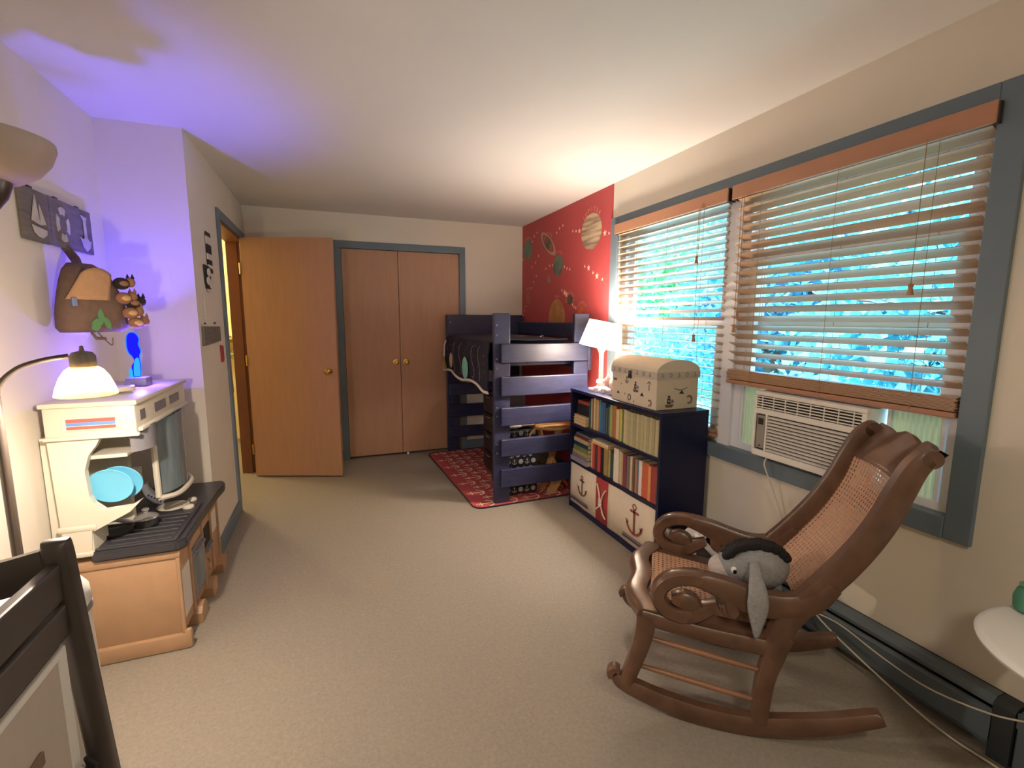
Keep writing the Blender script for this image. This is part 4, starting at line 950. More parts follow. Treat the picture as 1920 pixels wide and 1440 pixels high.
# ------------------------------------------------------------------ toy kitchen
m_kc = M('kitchen_cream', '#cfc7b5', .4, .02, 12); m_kt = M('kitchen_tan', '#ad8a6a', .45, .05, 14); m_kd = M('kitchen_dark', '#37363a', .32); m_kg = M('kitchen_grey', '#7c7a80', .4); m_kgl = M('kitchen_window_grey', '#6f7c80', .2, .25, 8, stretch=(1, 3, .6)); m_kw = M('sticker_white', '#d8d2cc', .5)
kt = thing('toy_kitchen', (-.82, 2.55, 0), 'plastic toy kitchen, cream hutch over black worktop and tan cabinet', 'toy kitchen')
KA, KB, KF = 2.185, 2.93, -.625
# tan base
t = nb(); box(t, (-1.005, KA+.012, .06), (KF, KB-.01, .405), .008); box(t, (-1.005, KA+.004, .40), (KF+.012, KB-.006, .435), .006); obj('base_cabinet', t, m_kt, kt, smooth=35)
t = nb(); box(t, (-1.01, KA-.006, .001), (KF+.02, KA+.03, .068), .008); box(t, (KF+.004, KA-.006, .001), (KF+.03, KA+.022, .085), .010); obj('base_skirt', t, m_kt, kt, smooth=35)
for y in (2.40, 2.62, 2.86):
    t = nb(); prism(t, [(-.045, 0), (.045, 0), (.05, .05), (.03, .075), (0, .082), (-.03, .075), (-.05, .05)], lambda a, b, c, y=y: Vector((c, y+a, .001+b)), KF-.06, KF+.030); obj('foot', t, m_kt, kt, smooth=35)
for ya, yb in ((2.20, 2.345), (2.57, 2.585), (2.74, 2.755), (2.895, 2.92)): bx('stile', (KF-.004, ya-.014, .07), (KF+.010, ya, .40), m_kt, kt, .003)
bx('stile', (KF-.004, 2.345, .07), (KF+.010, 2.362, .40), m_kt, kt, .003)
bx('sticker_panel', (KF+.0, 2.205, .115), (KF+.003, 2.338, .325), m_kw, kt, .001)
ov = bx('oven_door', (KF+.0, 2.368, .11), (KF+.012, 2.552, .345), m_kg, kt, .006)
bx('oven_window', (KF+.012, 2.39, .14), (KF+.0135, 2.53, .30), m_kgl, ov); 
t = nb(); tube(t, [(KF+.012, 2.39, .325), (KF+.024, 2.40, .328), (KF+.024, 2.52, .328), (KF+.012, 2.53, .325)], .005, 8); obj('oven_handle', t, m_kg, ov, smooth=True)
bx('recess', (KF+.0, 2.60, .245), (KF+.002, 2.72, .345), m_blackm, kt)
bx('tray', (KF-.01, 2.605, .225), (KF+.02, 2.715, .24), m_kg, kt, .003)
for z in (.13, .18):
    t = nb(); lathe(t, [(.022, 0), (.02, .01), (.01, .012)], (KF+.0, 2.66, z), 18, (1, 0, 0)); obj('dial', t, m_kt, kt, smooth=30)
bx('sticker_panel', (KF+.0, 2.775, .25), (KF+.002, 2.87, .36), m_kw, kt)
# black worktop
t = nb(); wt = [(-.895, KA-.012), (-.615, KA-.012), (-.585, KA+.02), (-.592, 2.50), (-.585, 2.78), (-.570, 2.86), (-.578, 2.935), (-.60, 2.955), (-1.0, 2.955), (-1.0, 2.42), (-.895, 2.30)]
prism(t, wt, lambda a, b, c: Vector((a, b, c)), .436, .478); bmesh.ops.bevel(t, geom=[e for e in t.edges], offset=.008, segments=2, affect='EDGES'); obj('worktop', t, m_kd, kt, smooth=35)
t = nb(); box(t, (-.885, KA+.001, .478), (-.62, KA+.012, .487), .003); box(t, (-.63, KA+.012, .478), (-.615, 2.6, .487), .003); obj('worktop_lip', t, m_kd, kt)
for k in range(7):
    t = nb(); tube(t, [(-.835 if k > 1 else -.86, 2.22+.045*k, .480), (-.64, 2.22+.045*k, .480)], .005, 8); obj('drain_rib', t, m_kd, kt, smooth=True)
t = nb(); lathe(t, [(.05, 0), (.055, .012), (.05, .012), (.001, .003)], (-.865, 2.345, .479), 24); obj('sink_bowl', t, m_blackm, kt, smooth=35)
t = nb(); lathe(t, [(.001, .002), (.062, .002), (.066, .006), (.060, .009), (.001, .007)], (-.735, 2.60, .479), 36); obj('burner_plate', t, m_kc, kt, smooth=40)
for (x, y, r) in ((-.672, 2.665, .020), (-.665, 2.565, .024), (-.835, 2.52, .03)):
    t = nb(); lathe(t, [(r, .0), (r, .008), (r*.7, .014), (.001, .016)], (x, y, .479), 20); obj('control_knob', t, m_kc, kt, smooth=40)
# cream hutch: side panel profile on the near end (x, z) with cut-out
def end_ring(y0, y1, name):
    t = nb()
    prism(t, [(-.975, .47), (-.892, .47), (-.885, .56), (-.868, .585), (-.880, .70), (-.885, .80), (-.868, .86), (-.842, .895), (-.822, .935), (-.985, .935)], lambda a, b, c: Vector((a, c, b)), y0, y1)
    prism(t, [(-.880, .56), (-.76, .622), (-.72, .665), (-.755, .645), (-.84, .64), (-.868, .67), (-.880, .70)], lambda a, b, c: Vector((a, c, b)), y0+.001, y1-.001)
    return obj(name, t, m_kc, kt)
end_ring(KA, KA+.03, 'side_panel')
prism_k = lambda a, b, c: Vector((a, c, b))
t = nb(); box(t, (-.99, KA-.004, .565), (-.868, KA+.036, .590), .008); obj('side_moulding', t, m_kc, kt, smooth=35)
t = nb(); box(t, (-.985, KA-.006, .462), (-.885, KA+.036, .482), .006); obj('side_moulding', t, m_kc, kt, smooth=35)
t = nb(); box(t, (-.892, KA+.004, .478), (-.885, 2.32, .55), .003); prism(t, [(KA+.03, .48), (2.95, .48), (2.95, .60), (2.5, .60), (2.32, .57), (KA+.03, .56)], lambda a, b, c: Vector((c, a, b)), -.99, -.955); obj('splashback', t, m_kc, kt)
bx('back_panel', (-1.018, KA+.03, .44), (-.99, 2.93, .93), m_kc, kt)
bx('inner_shelf', (-.985, KA+.032, .835), (-.76, 2.36, .85), m_kc, kt, .004)
t = nb(); box(t, (-.985, KA-.012, .932), (-.705, 2.84, 1.052), .010); obj('cornice', t, m_kc, kt, smooth=35)
t = nb(); box(t, (-.992, KA-.022, 1.046), (-.695, 2.85, 1.066), .007); obj('cornice_top', t, m_kc, kt, smooth=35)
t = nb(); box(t, (-.990, KA-.020, .925), (-.697, KA+.0, .940), .006); box(t, (-.71, KA, .940), (-.690, 2.83, .955), .006); obj('cornice_moulding', t, m_kc, kt, smooth=35)
fr_ = bx('sign_frame', (-.93, KA-.016, .958), (-.755, KA-.011, 1.012), m_kc, kt, .003)
for k, c in enumerate(('#d05a4e', '#5a86c8', '#d05a4e')): bx('sign_stripe', (-.915, KA-.018, (.965, .979, .991)[k]), (-.768, KA-.0155, (.976, .991, 1.004)[k]), M('stripe_%d' % k, c, .5), fr_)
for ya, yb in ((2.215, 2.27), (2.38, 2.53), (2.58, 2.73)): bx('cornice_slot', (-.7052, ya, .978), (-.7035, yb, 1.018), m_kg, kt)
# microwave bin and tall window on the front
t = nb(); pr = [(KA+.03, .86), (KA+.03, .945), (2.38, .945), (2.38, .86)]
seg = 10
vv = []
for k in range(seg+1):
    y = 2.14+.06+.19*k/seg; x = -.74+.055*math.sin(PI*(k/seg))**.6; vv.append((t.verts.new((x, y, .855)), t.verts.new((x, y, .95))))
for a, b in zip(vv, vv[1:]): t.faces.new((a[0], b[0], b[1], a[1]))
t.faces.new([v[0] for v in vv]); t.faces.new([v[1] for v in vv]); t.faces.new((vv[0][0], vv[0][1], vv[-1][1], vv[-1][0])); mw = obj('microwave_bin', t, m_kg, kt, smooth=50)
t = nb(); vv = []
for k in range(seg+1):
    y = 2.44+.34*k/seg; x = -.735+.06*math.sin(PI*(k/seg))**.7; vv.append((t.verts.new((x, y, .595)), t.verts.new((x, y, .935))))
for a, b in zip(vv, vv[1:]): t.faces.new((a[0], b[0], b[1], a[1]))
t.faces.new([v[0] for v in vv]); t.faces.new([v[1] for v in vv]); t.faces.new((vv[0][0], vv[0][1], vv[-1][1], vv[-1][0])); obj('tall_window', t, m_kgl, kt, smooth=50)
t = nb(); tube(t, [(-.735, 2.43, .95), (-.735, 2.425, .75), (-.735, 2.43, .59)], .012, 8); tube(t, spline([(-.735, 2.43, .585), (-.685, 2.50, .575), (-.672, 2.61, .575), (-.685, 2.73, .575), (-.735, 2.79, .59)], 4), .012, 8); obj('window_frame_rim', t, m_kc, kt, smooth=True)
t = nb(); box(t, (-.99, 2.40, .50), (-.82, 2.425, .93), .004); obj('divider', t, m_kc, kt)
# items
m_pb = M('plate_blue', '#6fc3e6', .35)
for k, (x, y, l) in enumerate(((-.828, 2.232, 'light blue toy plate standing in front in the hutch opening'), (-.806, 2.262, 'light blue toy plate standing behind the front plate in the hutch'))):
    t = nb(); lathe(t, [(.001, 0), (.055, 0), (.074, -.006), (.075, -.003), (.056, .003), (.001, .003)], (x, y, .722+.002*k), 40, (.0, .96, .27)); tag(obj('toy_plate', t, m_pb, smooth=40), l, 'toy plate', 'blue toy plates in the hutch')
m_pot = M('pot_silver', '#98948f', .25, metal=.4)
pt = thing('toy_pot', (-.775, 2.385, .486), 'small grey toy pot with silver lid and long handle on the black worktop', 'toy pot')
t = nb(); lathe(t, [(.036, 0), (.042, .008), (.043, .034), (.039, .036)], (-.775, 2.385, .486), 28); obj('pot_body', t, m_kd, pt, smooth=40)
t = nb(); lathe(t, [(.045, .034), (.043, .040), (.025, .050), (.010, .055), (.009, .062), (.014, .068), (.012, .075), (.001, .077)], (-.775, 2.385, .486), 28); obj('lid', t, m_pot, pt, smooth=40)
t = nb(); tube(t, spline([(-.805, 2.365, .515), (-.83, 2.33, .535), (-.85, 2.29, .562), (-.862, 2.265, .567)], 4), [.007]*4+[.010]*5+[.011]*4, 10); obj('handle', t, m_kg, pt, smooth=True)
ph = thing('toy_phone', (-.84, 2.74, .48), 'grey toy telephone handset standing on the black worktop', 'toy phone')
t = nb(); sweep(t, [(0, .11, .014), (.004, .08, .016), (.02, .045, .018), (.05, .018, .020), (.075, .010, .016)], lambda a, b, c: Vector((-.855+a*.9, 2.66+c+a*.2, .482+b)), .018); obj('handset', t, m_kg, ph, smooth=45)
for k in range(5):
    t = nb(); box(t, (-.842+.011*k, 2.635, .535-.008*k), (-.836+.011*k, 2.641, .54-.008*k)); obj('phone_key', t, m_kd, ph)
t = nb(); sweep(t, [(0, 0, .03), (.05, .0, .03), (.10, .002, .028), (.13, .004, .016)], lambda a, b, c: Vector((-.93+a*1.0, 2.27+a*1.2+b*0, 1.075+c)), .007)
t.free(); t = nb()
sweep(t, [(0, .0, .034), (.08, 0, .036), (.15, 0, .034), (.18, 0, .018)], lambda a, b, c: Vector((-.915+.72*a-.69*b, 2.30+.69*a+.72*b, 1.088+c-.03*a)), .012); wr = tag(obj('toy_scanner', t, m_kc, smooth=45), 'flat cream plastic toy piece lying on top of the toy kitchen', 'toy')
t = nb(); lathe(t, [(.010, 0), (.011, .003), (.001, .004)], (-.80, 2.415, 1.096), 14); obj('button', t, m_kg, wr)
# ------------------------------------------------------------------ glowing night light
nl = thing('night_light', (-.82, 2.62, 1.066), 'glowing blue acrylic night light on a grey base on the toy kitchen', 'night light')
t = nb(); box(t, (-.865, 2.585, 1.067), (-.785, 2.665, 1.106), .005); obj('base', t, M('nl_base', '#6f6d76', .4), nl, smooth=35)
m_nb = M('acrylic_deep_blue', (.01, .01, .80), .9, emit=.9, dark=True); m_nc = M('acrylic_edge', (.02, .15, 1), .9, emit=1.2, dark=True); m_ncy = M('acrylic_cyan', (.03, .32, 1), .9, emit=1.0, dark=True)
def nf(a, b, c): return Vector((-.832+a, 2.625+c+a*.3, 1.105+b))
body = spline([(-.010, 0), (-.014, .05), (-.004, .07), (-.006, .09), (-.020, .115), (-.024, .15), (-.020, .19), (-.006, .205), (.012, .20), (.022, .175), (.018, .15), (.024, .12), (.018, .095), (.020, .06), (.018, .03), (.014, 0)], 3)
t = nb(); prism(t, body, nf, 0, .006); obj('acrylic_figure', t, m_nb, nl)
t = nb(); tube(t, [nf(a, b, -.001) for a, b in body[9:]], .0024, 6); obj('glowing_edge', t, m_nc, nl)
t = nb(); prism(t, spline([(-.008, .004), (-.006, .05), (.002, .085), (.014, .085), (.015, .04), (.012, .004)], 3), nf, -.002, 0); prism(t, [(-.026, 0), (-.024, .035), (-.016, .045), (-.011, .03), (-.012, 0)], nf, -.001, .005); obj('lit_lower_part', t, m_ncy, nl)
bd_ = bpy.data.lights.new('night_light_glow', 'SPOT'); bd_.energy = P_BLUE*6.5; bd_.color = (.10, .07, 1); bd_.shadow_soft_size = .012; bd_.spot_size = math.radians(98); bd_.spot_blend = .7
blue_ = bpy.data.objects.new('night_light_glow', bd_); COL.objects.link(blue_); blue_.location = (-.80, 2.64, 1.125); blue_.rotation_euler = (math.radians(180-4), math.radians(-8), 0)
point_light('night_light_side', (-.80, 2.60, 1.17), P_BLUE*.5, (.22, .12, 1), .01)

# ------------------------------------------------------------------ floor lamp with reading arm and torchiere bowl
m_lm = M('lamp_bronze', '#4a423c', .35, metal=.4); m_bowl = M('lamp_bowl', '#b3a299', .5, .03, 6)
PX, PY = -.812, 1.60
fl = thing('floor_lamp', (PX, PY, 0), 'dark bronze floor lamp with taupe uplight bowl and lit reading shade', 'lamp')
t = nb(); lathe(t, [(.13, .001), (.135, .01), (.12, .022), (.03, .03), (.018, .05)], (PX, PY, 0), 40); obj('base', t, m_lm, fl, smooth=40)
t = nb(); cyl(t, (PX, PY, .03), (PX, PY, 1.655), .0115, n=16); obj('pole', t, m_lm, fl, smooth=True)
t = nb(); lathe(t, [(.012, 1.62), (.03, 1.64), (.05, 1.67), (.06, 1.70), (.062, 1.715), (.055, 1.717)], (PX+.028, PY, 0), 36); obj('bowl_neck', t, m_lm, fl, smooth=True)
t = nb(); lathe(t, [(.05, 1.703), (.085, 1.712), (.12, 1.735), (.145, 1.768), (.157, 1.802), (.156, 1.815), (.152, 1.815), (.152, 1.80), (.140, 1.770), (.115, 1.742), (.085, 1.719), (.05, 1.709)], (PX+.022, PY, 0), 56); obj('uplight_bowl', t, m_bowl, fl, smooth=40)
SX, SY, SZ = -.630, 1.62, 1.163
t = nb(); tube(t, spline([(PX, PY, 1.14), (PX+.012, PY, 1.20), (PX+.05, PY+.003, 1.242), (PX+.10, PY+.008, 1.262), (SX-.03, SY, 1.272)], 6), .0065, 10); arm = obj('reading_arm', t, m_lm, fl, smooth=True)
t = nb(); lathe(t, [(.0285, SZ+.070), (.0285, SZ+.108), (.022, SZ+.118), (.006, SZ+.122), (.004, SZ+.135), (.001, SZ+.136)], (SX, SY, 0), 28); obj('lamp_cap', t, M('cap_grey', '#6d655c', .45), fl, smooth=35)
m_gl = M('glass_shade_lit', (1, .70, .30), .5, emit=1.0)
nt = m_gl.node_tree; tp_ = nt.nodes.new('ShaderNodeBsdfTransparent'); tp_.inputs[0].default_value = (1, .98, .93, 1); mi = nt.nodes.new('ShaderNodeMixShader'); mi.inputs[0].default_value = .62
nt.links.new(nt.nodes['Principled BSDF'].outputs[0], mi.inputs[1]); nt.links.new(tp_.outputs[0], mi.inputs[2]); nt.links.new(mi.outputs[0], nt.nodes['Material Output'].inputs[0])
t = nb(); lathe(t, [(.028, .080), (.041, .070), (.053, .050), (.063, .023), (.068, .002), (.066, .0), (.061, .022), (.051, .048), (.040, .067), (.028, .077)], (SX, SY, SZ), 44); obj('glass_shade', t, m_gl, fl, smooth=50)
t = nb(); ell(t, (SX, SY, SZ+.056), (.013, .013, .018), 14); obj('bulb', t, M('reading_bulb', (1, .85, .6), .5, emit=8), fl, smooth=True)
read_ = point_light('reading_lamp_light', (SX, SY, SZ+.022), P_READ, (1, .89, .78), .02)

# ------------------------------------------------------------------ plank sign with nautical cut-outs
m_pk = M('weathered_plank', '#6d655f', .8, .2, 10, .1, stretch=(1, 1, 6)); m_so = M('cutout_white', '#b9b2aa', .75, .12, 30)
sg = thing('plank_sign', (L, 2.57, 1.67), 'weathered grey plank sign with sailboat, life ring and anchor on the left wall', 'wall sign')
def sf(a, b, c): return Vector((L+.004+c, 2.285+a*.91, 1.66+b*.97))
for k in range(3): 
    t = nb(); 
    f = lambda a, b, c, k=k: sf(a, b, c)
    prism(t, [(k*.198+.001, .0+.002*k), (k*.198+.197, .002*k), (k*.198+.197, .196+.002*k), (k*.198+.001, .196+.001*k)], f, 0, .014+.002*(k == 1)); obj('plank', t, m_pk, sg)
for k in range(2): bx('batten', (L+.0005, 2.30, 1.68+.12*k), (L+.004, 2.81, 1.70+.12*k), m_pk, sg)
for k in range(3): t = nb(); box(t, (L+.002, 2.355+.18*k, 1.845), (L+.012, 2.382+.18*k, 1.862), .002); obj('hanger', t, m_darkmetal, sg)
so_ = lambda a, b, c: sf(a, b, c+.0165)
t = nb(); prism(t, [(.045, .075), (.105, .065), (.085, .175)], so_, 0, .003); obj('mainsail', t, m_so, sg)
t = nb(); prism(t, [(.110, .065), (.150, .072), (.112, .145)], so_, 0, .003); obj('jib', t, m_so, sg)
t = nb(); prism(t, [(.045, .058), (.155, .050), (.145, .03), (.115, .016), (.085, .018), (.058, .032)], so_, 0, .003); obj('hull', t, m_so, sg)
for k in range(4):
    t = nb(); a0 = PI/4+k*PI/2+.28; a1 = a0+PI/2-.56; n = 6
    poly = [(.298+.058*math.cos(a0+(a1-a0)*i/n), .098+.072*math.sin(a0+(a1-a0)*i/n)) for i in range(n+1)] + [(.298+.034*math.cos(a1+(a0-a1)*i/n), .098+.042*math.sin(a1+(a0-a1)*i/n)) for i in range(n+1)]
    prism(t, poly, so_, 0, .003); obj('ring_segment', t, m_so, sg)
t = nb(); prism(t, [(.478, .17), (.535, .165), (.522, .15), (.522, .075), (.545, .06), (.565, .065), (.545, .03), (.508, .012), (.475, .032), (.455, .07), (.478, .062), (.498, .075), (.498, .152)], so_, 0, .003); obj('anchor_shape', t, m_so, sg)

# ------------------------------------------------------------------ backpack on the left wall
m_bpk = M('backpack_brown', '#6e564a', .9, .1, 40, .2); m_bpt = M('backpack_tan', '#b28a66', .9, .06, 40, .2); m_grn = M('felt_green', '#5e8a5a', .95); m_pup1 = M('puppet_rust', '#94684e', .95, .1, 50); m_pup2 = M('puppet_cream', '#cfa56e', .95); m_pup3 = M('puppet_black', '#2b2422', .95)
bpk = thing('backpack', (-.96, 2.40, 1.32), 'small brown and tan backpack with green leaves hanging below the plank sign', 'backpack')
t = nb(); secs = []
for z, w, x in ((1.335, .150, .105), (1.35, .175, .125), (1.40, .172, .130), (1.45, .155, .125), (1.50, .130, .110), (1.54, .100, .085), (1.562, .060, .045)):
    n = 20; r_ = []
    for k in range(n):
        a = 2*PI*k/n; cx, sy_ = math.cos(a), math.sin(a)
        r_.append(t.verts.new((L+.012+x/2+x/2*math.copysign(abs(cx)**.6, cx), 2.40+.0*z+w*math.copysign(abs(sy_)**.7, sy_), z)))
    secs.append(r_)
for a, b in zip(secs, secs[1:]):
    for k in range(20): t.faces.new((a[k], a[(k+1)%20], b[(k+1)%20], b[k]))
t.faces.new(secs[0]); t.faces.new(secs[-1]); obj('bag_body', t, m_bpk, bpk, smooth=60)
def bf(a, b, c=0):  # point on the bag front: a along y, b height
    w = .172 if b < .07 else .172-.085*((b-.07)/.16)**1.4
    x = L+.012+.128-.02*(b/.2)-.025*abs((a)/w)**3*1.0
    return Vector((x+.004+c, 2.40+a, 1.335+b))
t = nb(); g = []
for i in range(11):
    g.append([t.verts.new(bf(-.165+.20*i/10*(1-.25*j/7)+.012*j, .105+.105*j/7-.02*((i-5)/5)**2*(j/7), .006)) for j in range(8)])
for a, b in zip(g, g[1:]):
    for j in range(7): t.faces.new((a[j], b[j], b[j+1], a[j+1]))
o = obj('tan_flap', t, m_bpt, bpk, smooth=2); s_ = o.modifiers.new('s', 'SOLIDIFY'); s_.thickness = .01; s_.offset = -1
t = nb(); tube(t, spline([bf(-.125, .10, .010), bf(-.10, .15, .010), bf(-.05, .20, .004), bf(.0, .21, .0), bf(.04, .185, .002)], 5), .006, 8); obj('strap_piping', t, m_bpk, bpk, smooth=True)
t = nb(); box(t, tuple(bf(-.150, .083, .004)), tuple(bf(-.125, .112, .018)), .002); obj('zip_pull', t, m_screw, bpk)
for k, (a, b, s_, an) in enumerate(((-.05, .025, .06, .5), (-.02, .05, .055, 1.4), (.01, .03, .05, 2.2))):
    t = nb(); prism(t, [(a+s_*u*math.cos(an)-v*s_*math.sin(an), b+s_*u*math.sin(an)+v*s_*math.cos(an)) for u, v in ((-.5, 0), (-.2, .28), (.2, .28), (.55, 0), (.2, -.28), (-.2, -.28))], lambda p, q, c: bf(p, q, c+.003), 0, .005); obj('felt_leaf', t, m_grn, bpk)
t = nb(); tube(t, spline([bf(.0, -.0, -.05), bf(.03, -.03, -.04), bf(.06, -.045, -.04), bf(.07, -.02, -.04)], 4), .0025, 6); tube(t, [bf(-.05, .0, -.03), bf(-.03, -.02, -.03), bf(.02, -.022, -.03)], .006, 6); obj('loose_strap', t, m_bpk, bpk, smooth=True)
for k, (a, b, c, mt_, l) in enumerate(((.115, .165, .055, m_pup3, 'black finger puppet with brown paws, top of the bunch on the backpack'), (.105, .115, .05, m_pup1, 'rust brown finger puppet with pink snout below the black one on the backpack'), (.165, .10, .055, m_pup3, 'second black finger puppet, right side of the bunch on the backpack'), (.135, .065, .06, m_pup1, 'rust finger puppet with a cream tummy in the middle of the bunch'), (.165, .03, .055, m_pup1, 'lowest rust brown finger puppet with pointed ears at the backpack edge'))):
    p = bf(min(a, .15), b, .012)+Vector((.0, max(0, a-.15)+.02, 0))
    fp_ = thing('finger_puppet', tuple(p), l, 'finger puppet', 'finger puppets on the backpack')
    t = nb(); ell(t, p, (.022, .034, .020), 14); obj('body', t, mt_, fp_, smooth=2)
    t = nb(); ell(t, p+Vector((.006, .036, .006)), (.017, .019, .017), 12); hd2 = obj('head', t, mt_ if k != 0 else m_pup1, fp_, smooth=2)
    for s_ in (-1, 1): t = nb(); lathe(t, [(.007, 0), (.004, .009), (.0005, .017)], p+Vector((.006+s_*.010, .038, .018)), 8); obj('ear', t, mt_, hd2, smooth=True)
    t = nb(); ell(t, p+Vector((.014, -.004, .0)), (.012, .022, .010), 10); obj('tummy', t, m_pup2 if k in (1, 3, 4) else m_pup1, fp_, smooth=2)

XB = Matrix.Translation((.05, .055, -.022)) @ Matrix.Translation(bpk.location) @ Matrix.Rotation(math.radians(-38), 4, 'Z') @ Matrix.Diagonal((1, .68, 1.22, 1)) @ Matrix.Translation(-bpk.location)
bpk.matrix_basis = XB @ Matrix.Translation(bpk.location)
for o in [q for q in COL.objects if q.name.startswith('finger_puppet')]: o.matrix_basis = Matrix.Translation(XB @ o.location) @ Matrix.Rotation(math.radians(-25), 4, 'Z') @ Matrix.Diagonal((1.1, 1.0, 1.25, 1))
t = nb(); tube(t, [(L+.004, 2.575, 1.67), (L+.02, 2.575, 1.655), (L+.035, 2.59, 1.62), (L+.07, 2.53, 1.575)], [.012, .016, .018, .014], 8); o = obj('hanging_strap', t, m_bpk); o.parent = bpk; o.matrix_parent_inverse = bpk.matrix_basis.inverted()

# ------------------------------------------------------------------ small hangings on the doorway wall
m_bw1 = M('hanging_white', '#cfc8bf', .7); m_bw2 = M('hanging_black', '#26221f', .7)
def df(y0, z0): return lambda a, b, c: Vector((D+.003+c, y0+a, z0+b))
st_ = thing('striped_wall_hanging', (D, 3.38, 1.56), 'black and white striped wall hanging with a rounded foot beside the doorway', 'wall hanging')
f = df(3.30, 1.555); zs = [.325, .30, .255, .20, .165, .135, .115, .09]
for k in range(7):
    t = nb(); prism(t, [(.02, zs[k+1]), (.13, zs[k+1]), (.13, zs[k]), (.02, zs[k])], f, 0, .006); obj('stripe_block', t, m_bw2 if k % 2 == 0 else m_bw1, st_)
t = nb(); prism(t, [(-.08, .03), (-.06, -.01), (.04, -.01), (.06, .03), (.05, .12), (-.09, .125)], f, .0005, .006); obj('black_panel', t, m_bw2, st_)
t = nb(); ell(t, f(-.01, .085, .01), (.006, .045, .025), 12); ell(t, f(-.03, .035, .01), (.006, .05, .025), 12); ell(t, f(.03, .02, .010), (.006, .04, .028), 12); obj('white_motif', t, m_bw1, st_, smooth=2)
t = nb(); prism(t, [(-.05, -.012), (.05, -.012), (.035, -.03), (-.02, -.03)], f, 0, .005); obj('foot', t, m_bw1, st_)
t = nb(); tube(t, [(D+.003, 3.17, 1.50), (D+.003, 3.165, 1.42), (D+.003, 3.17, 1.37)], .002, 5); tag(obj('thin_cable', t, m_wcord), 'faint white thread hanging on the wall below the striped hanging', 'thread')
pq = thing('small_grey_plaque', (D, 3.26, 1.22), 'small dark grey wooden plaque on two hooks beside the doorway', 'plaque')
t = nb(); prism(t, [(-.20, .0), (.22, .012), (.22, .10), (-.19, .108)], df(3.25, 1.222), 0, .012); obj('board', t, m_pk, pq)
for a in (-.12, .13): t = nb(); lathe(t, [(.004, 0), (.006, .008), (.001, .01)], df(3.25+a, 1.345)(0, 0, -.003), 8, (1, 0, 0)); obj('hook', t, m_darkmetal, pq)
t = nb(); prism(t, [(-.02, .0), (.03, .0), (.045, .02), (.045, .10), (-.03, .11)], df(3.52, 1.095), 0, .005); tag(obj('red_tag', t, m_redcloth), 'narrow red tag hanging on the door casing', 'tag')

# ------------------------------------------------------------------ changing table corner in the left foreground
m_es = M('espresso_wood', '#3a332f', .4, .12, 6, .02, stretch=(1, 1, 5)); m_fb = M('white_fabric_bin', '#b3aaa0', .85, .03, 30); m_lt = M('brown_leather', '#77604f', .6); m_pad = M('grey_pad', '#8f8886', .9, .2, 14)
ct = thing('changing_table', (-.75, .75, 0), 'dark espresso changing table at the left edge of the picture', 'changing table')
def slant(z): return -.502+.030*(.96-z)/.5
t = nb(); zz = [(.0, 0), (.5, 0), (.92, 0)]
sweep(t, [(0, 0.0, .018), (0, .30, .018), (0, .60, .018), (0, .88, .020), (.0, .93, .020), (0, .950, .016), (0, .957, .010)], lambda a, b, c: Vector((slant(b)+c, 1.10+a, b)), .019, 3); obj('leg', t, m_es, ct, smooth=50)
for (x, y) in ((-.50, .42), (-1.0, 1.10), (-1.0, .42)):
    t = nb(); box(t, (x-.021, y-.021, 0), (x+.021, y+.021, .955), .008); obj('leg', t, m_es, ct)
bx('side_rail', (-.512, .44, .845), (-.490, 1.079, .918), m_es, ct, .005); bx('side_rail', (-.510, .44, .775), (-.488, 1.079, .838), m_es, ct, .005)
t = nb(); sweep(t, [(-1.0, .885, .04), (-.80, .882, .035), (-.62, .888, .035), (-.52, .905, .035)], lambda a, b, c: Vector((a, 1.105+c, b)), .011); obj('end_rail', t, m_es, ct, smooth=50)
bx('shelf', (-.98, .44, .775), (-.515, 1.08, .79), m_es, ct); bx('shelf', (-.98, .42, .475), (-.485, 1.08, .495), m_es, ct, .003); bx('shelf', (-.98, .42, .10), (-.475, 1.08, .12), m_es, ct, .003)
t = nb(); box(t, (-.97, .45, .792), (-.53, 1.06, .865), .035); tag(obj('changing_pad', t, m_pad, smooth=2), 'grey mottled changing pad on the dark changing table', 'pad')
for k, (z0, z1, l) in enumerate(((.497, .765, 'upper white fabric bin with brown handle in the changing table'), (.122, .46, 'lower white fabric bin in the changing table'))):
    fb = thing('fabric_bin', (-.7, .86, z0), l, 'storage bin', 'white fabric bins in the changing table')
    t = nb(); y0, y1 = .70, 1.062; x0, x1 = -.94, (-.492 if k == 0 else -.480)
    for a, b in (((x0, y0, z0), (x1, y0+.006, z1)), ((x0, y1-.006, z0), (x1, y1, z1)), ((x0, y0+.006, z0), (x0+.006, y1-.006, z1)), ((x1-.006, y0+.006, z0), (x1, y1-.006, z1)), ((x0+.006, y0+.006, z0), (x1-.006, y1-.006, z0+.005))): box(t, a, b)
    obj('bin_body', t, m_fb, fb)
    t = nb(); box(t, (x1, y1-.028, z0+.002), (x1+.003, y1-.004, z1)); box(t, (x1, y0, z1-.012), (x1+.003, y1-.028, z1)); obj('edge_binding', t, m_white, fb)
    t = nb(); box(t, (x1, y0+.11, (z0+z1)/2-.012), (x1+.006, y1-.11, (z0+z1)/2+.012), .002); obj('leather_handle', t, m_lt, fb)
t = nb(); tube(t, [(-.478, 1.05, .53), (-.472, 1.06, .50), (-.474, 1.03, .487), (-.470, .98, .482), (-.468, .90, .484), (-.470, .80, .47)], [.004, .009, .010, .006, .008, .005], 8); tag(obj('black_strap', t, m_bk, smooth=True), 'black strap hanging between the two white bins of the changing table', 'strap')
dp = thing('diaper_pail', (-.60, 1.27, 0), 'slim white plastic pail standing behind the changing table leg', 'pail')
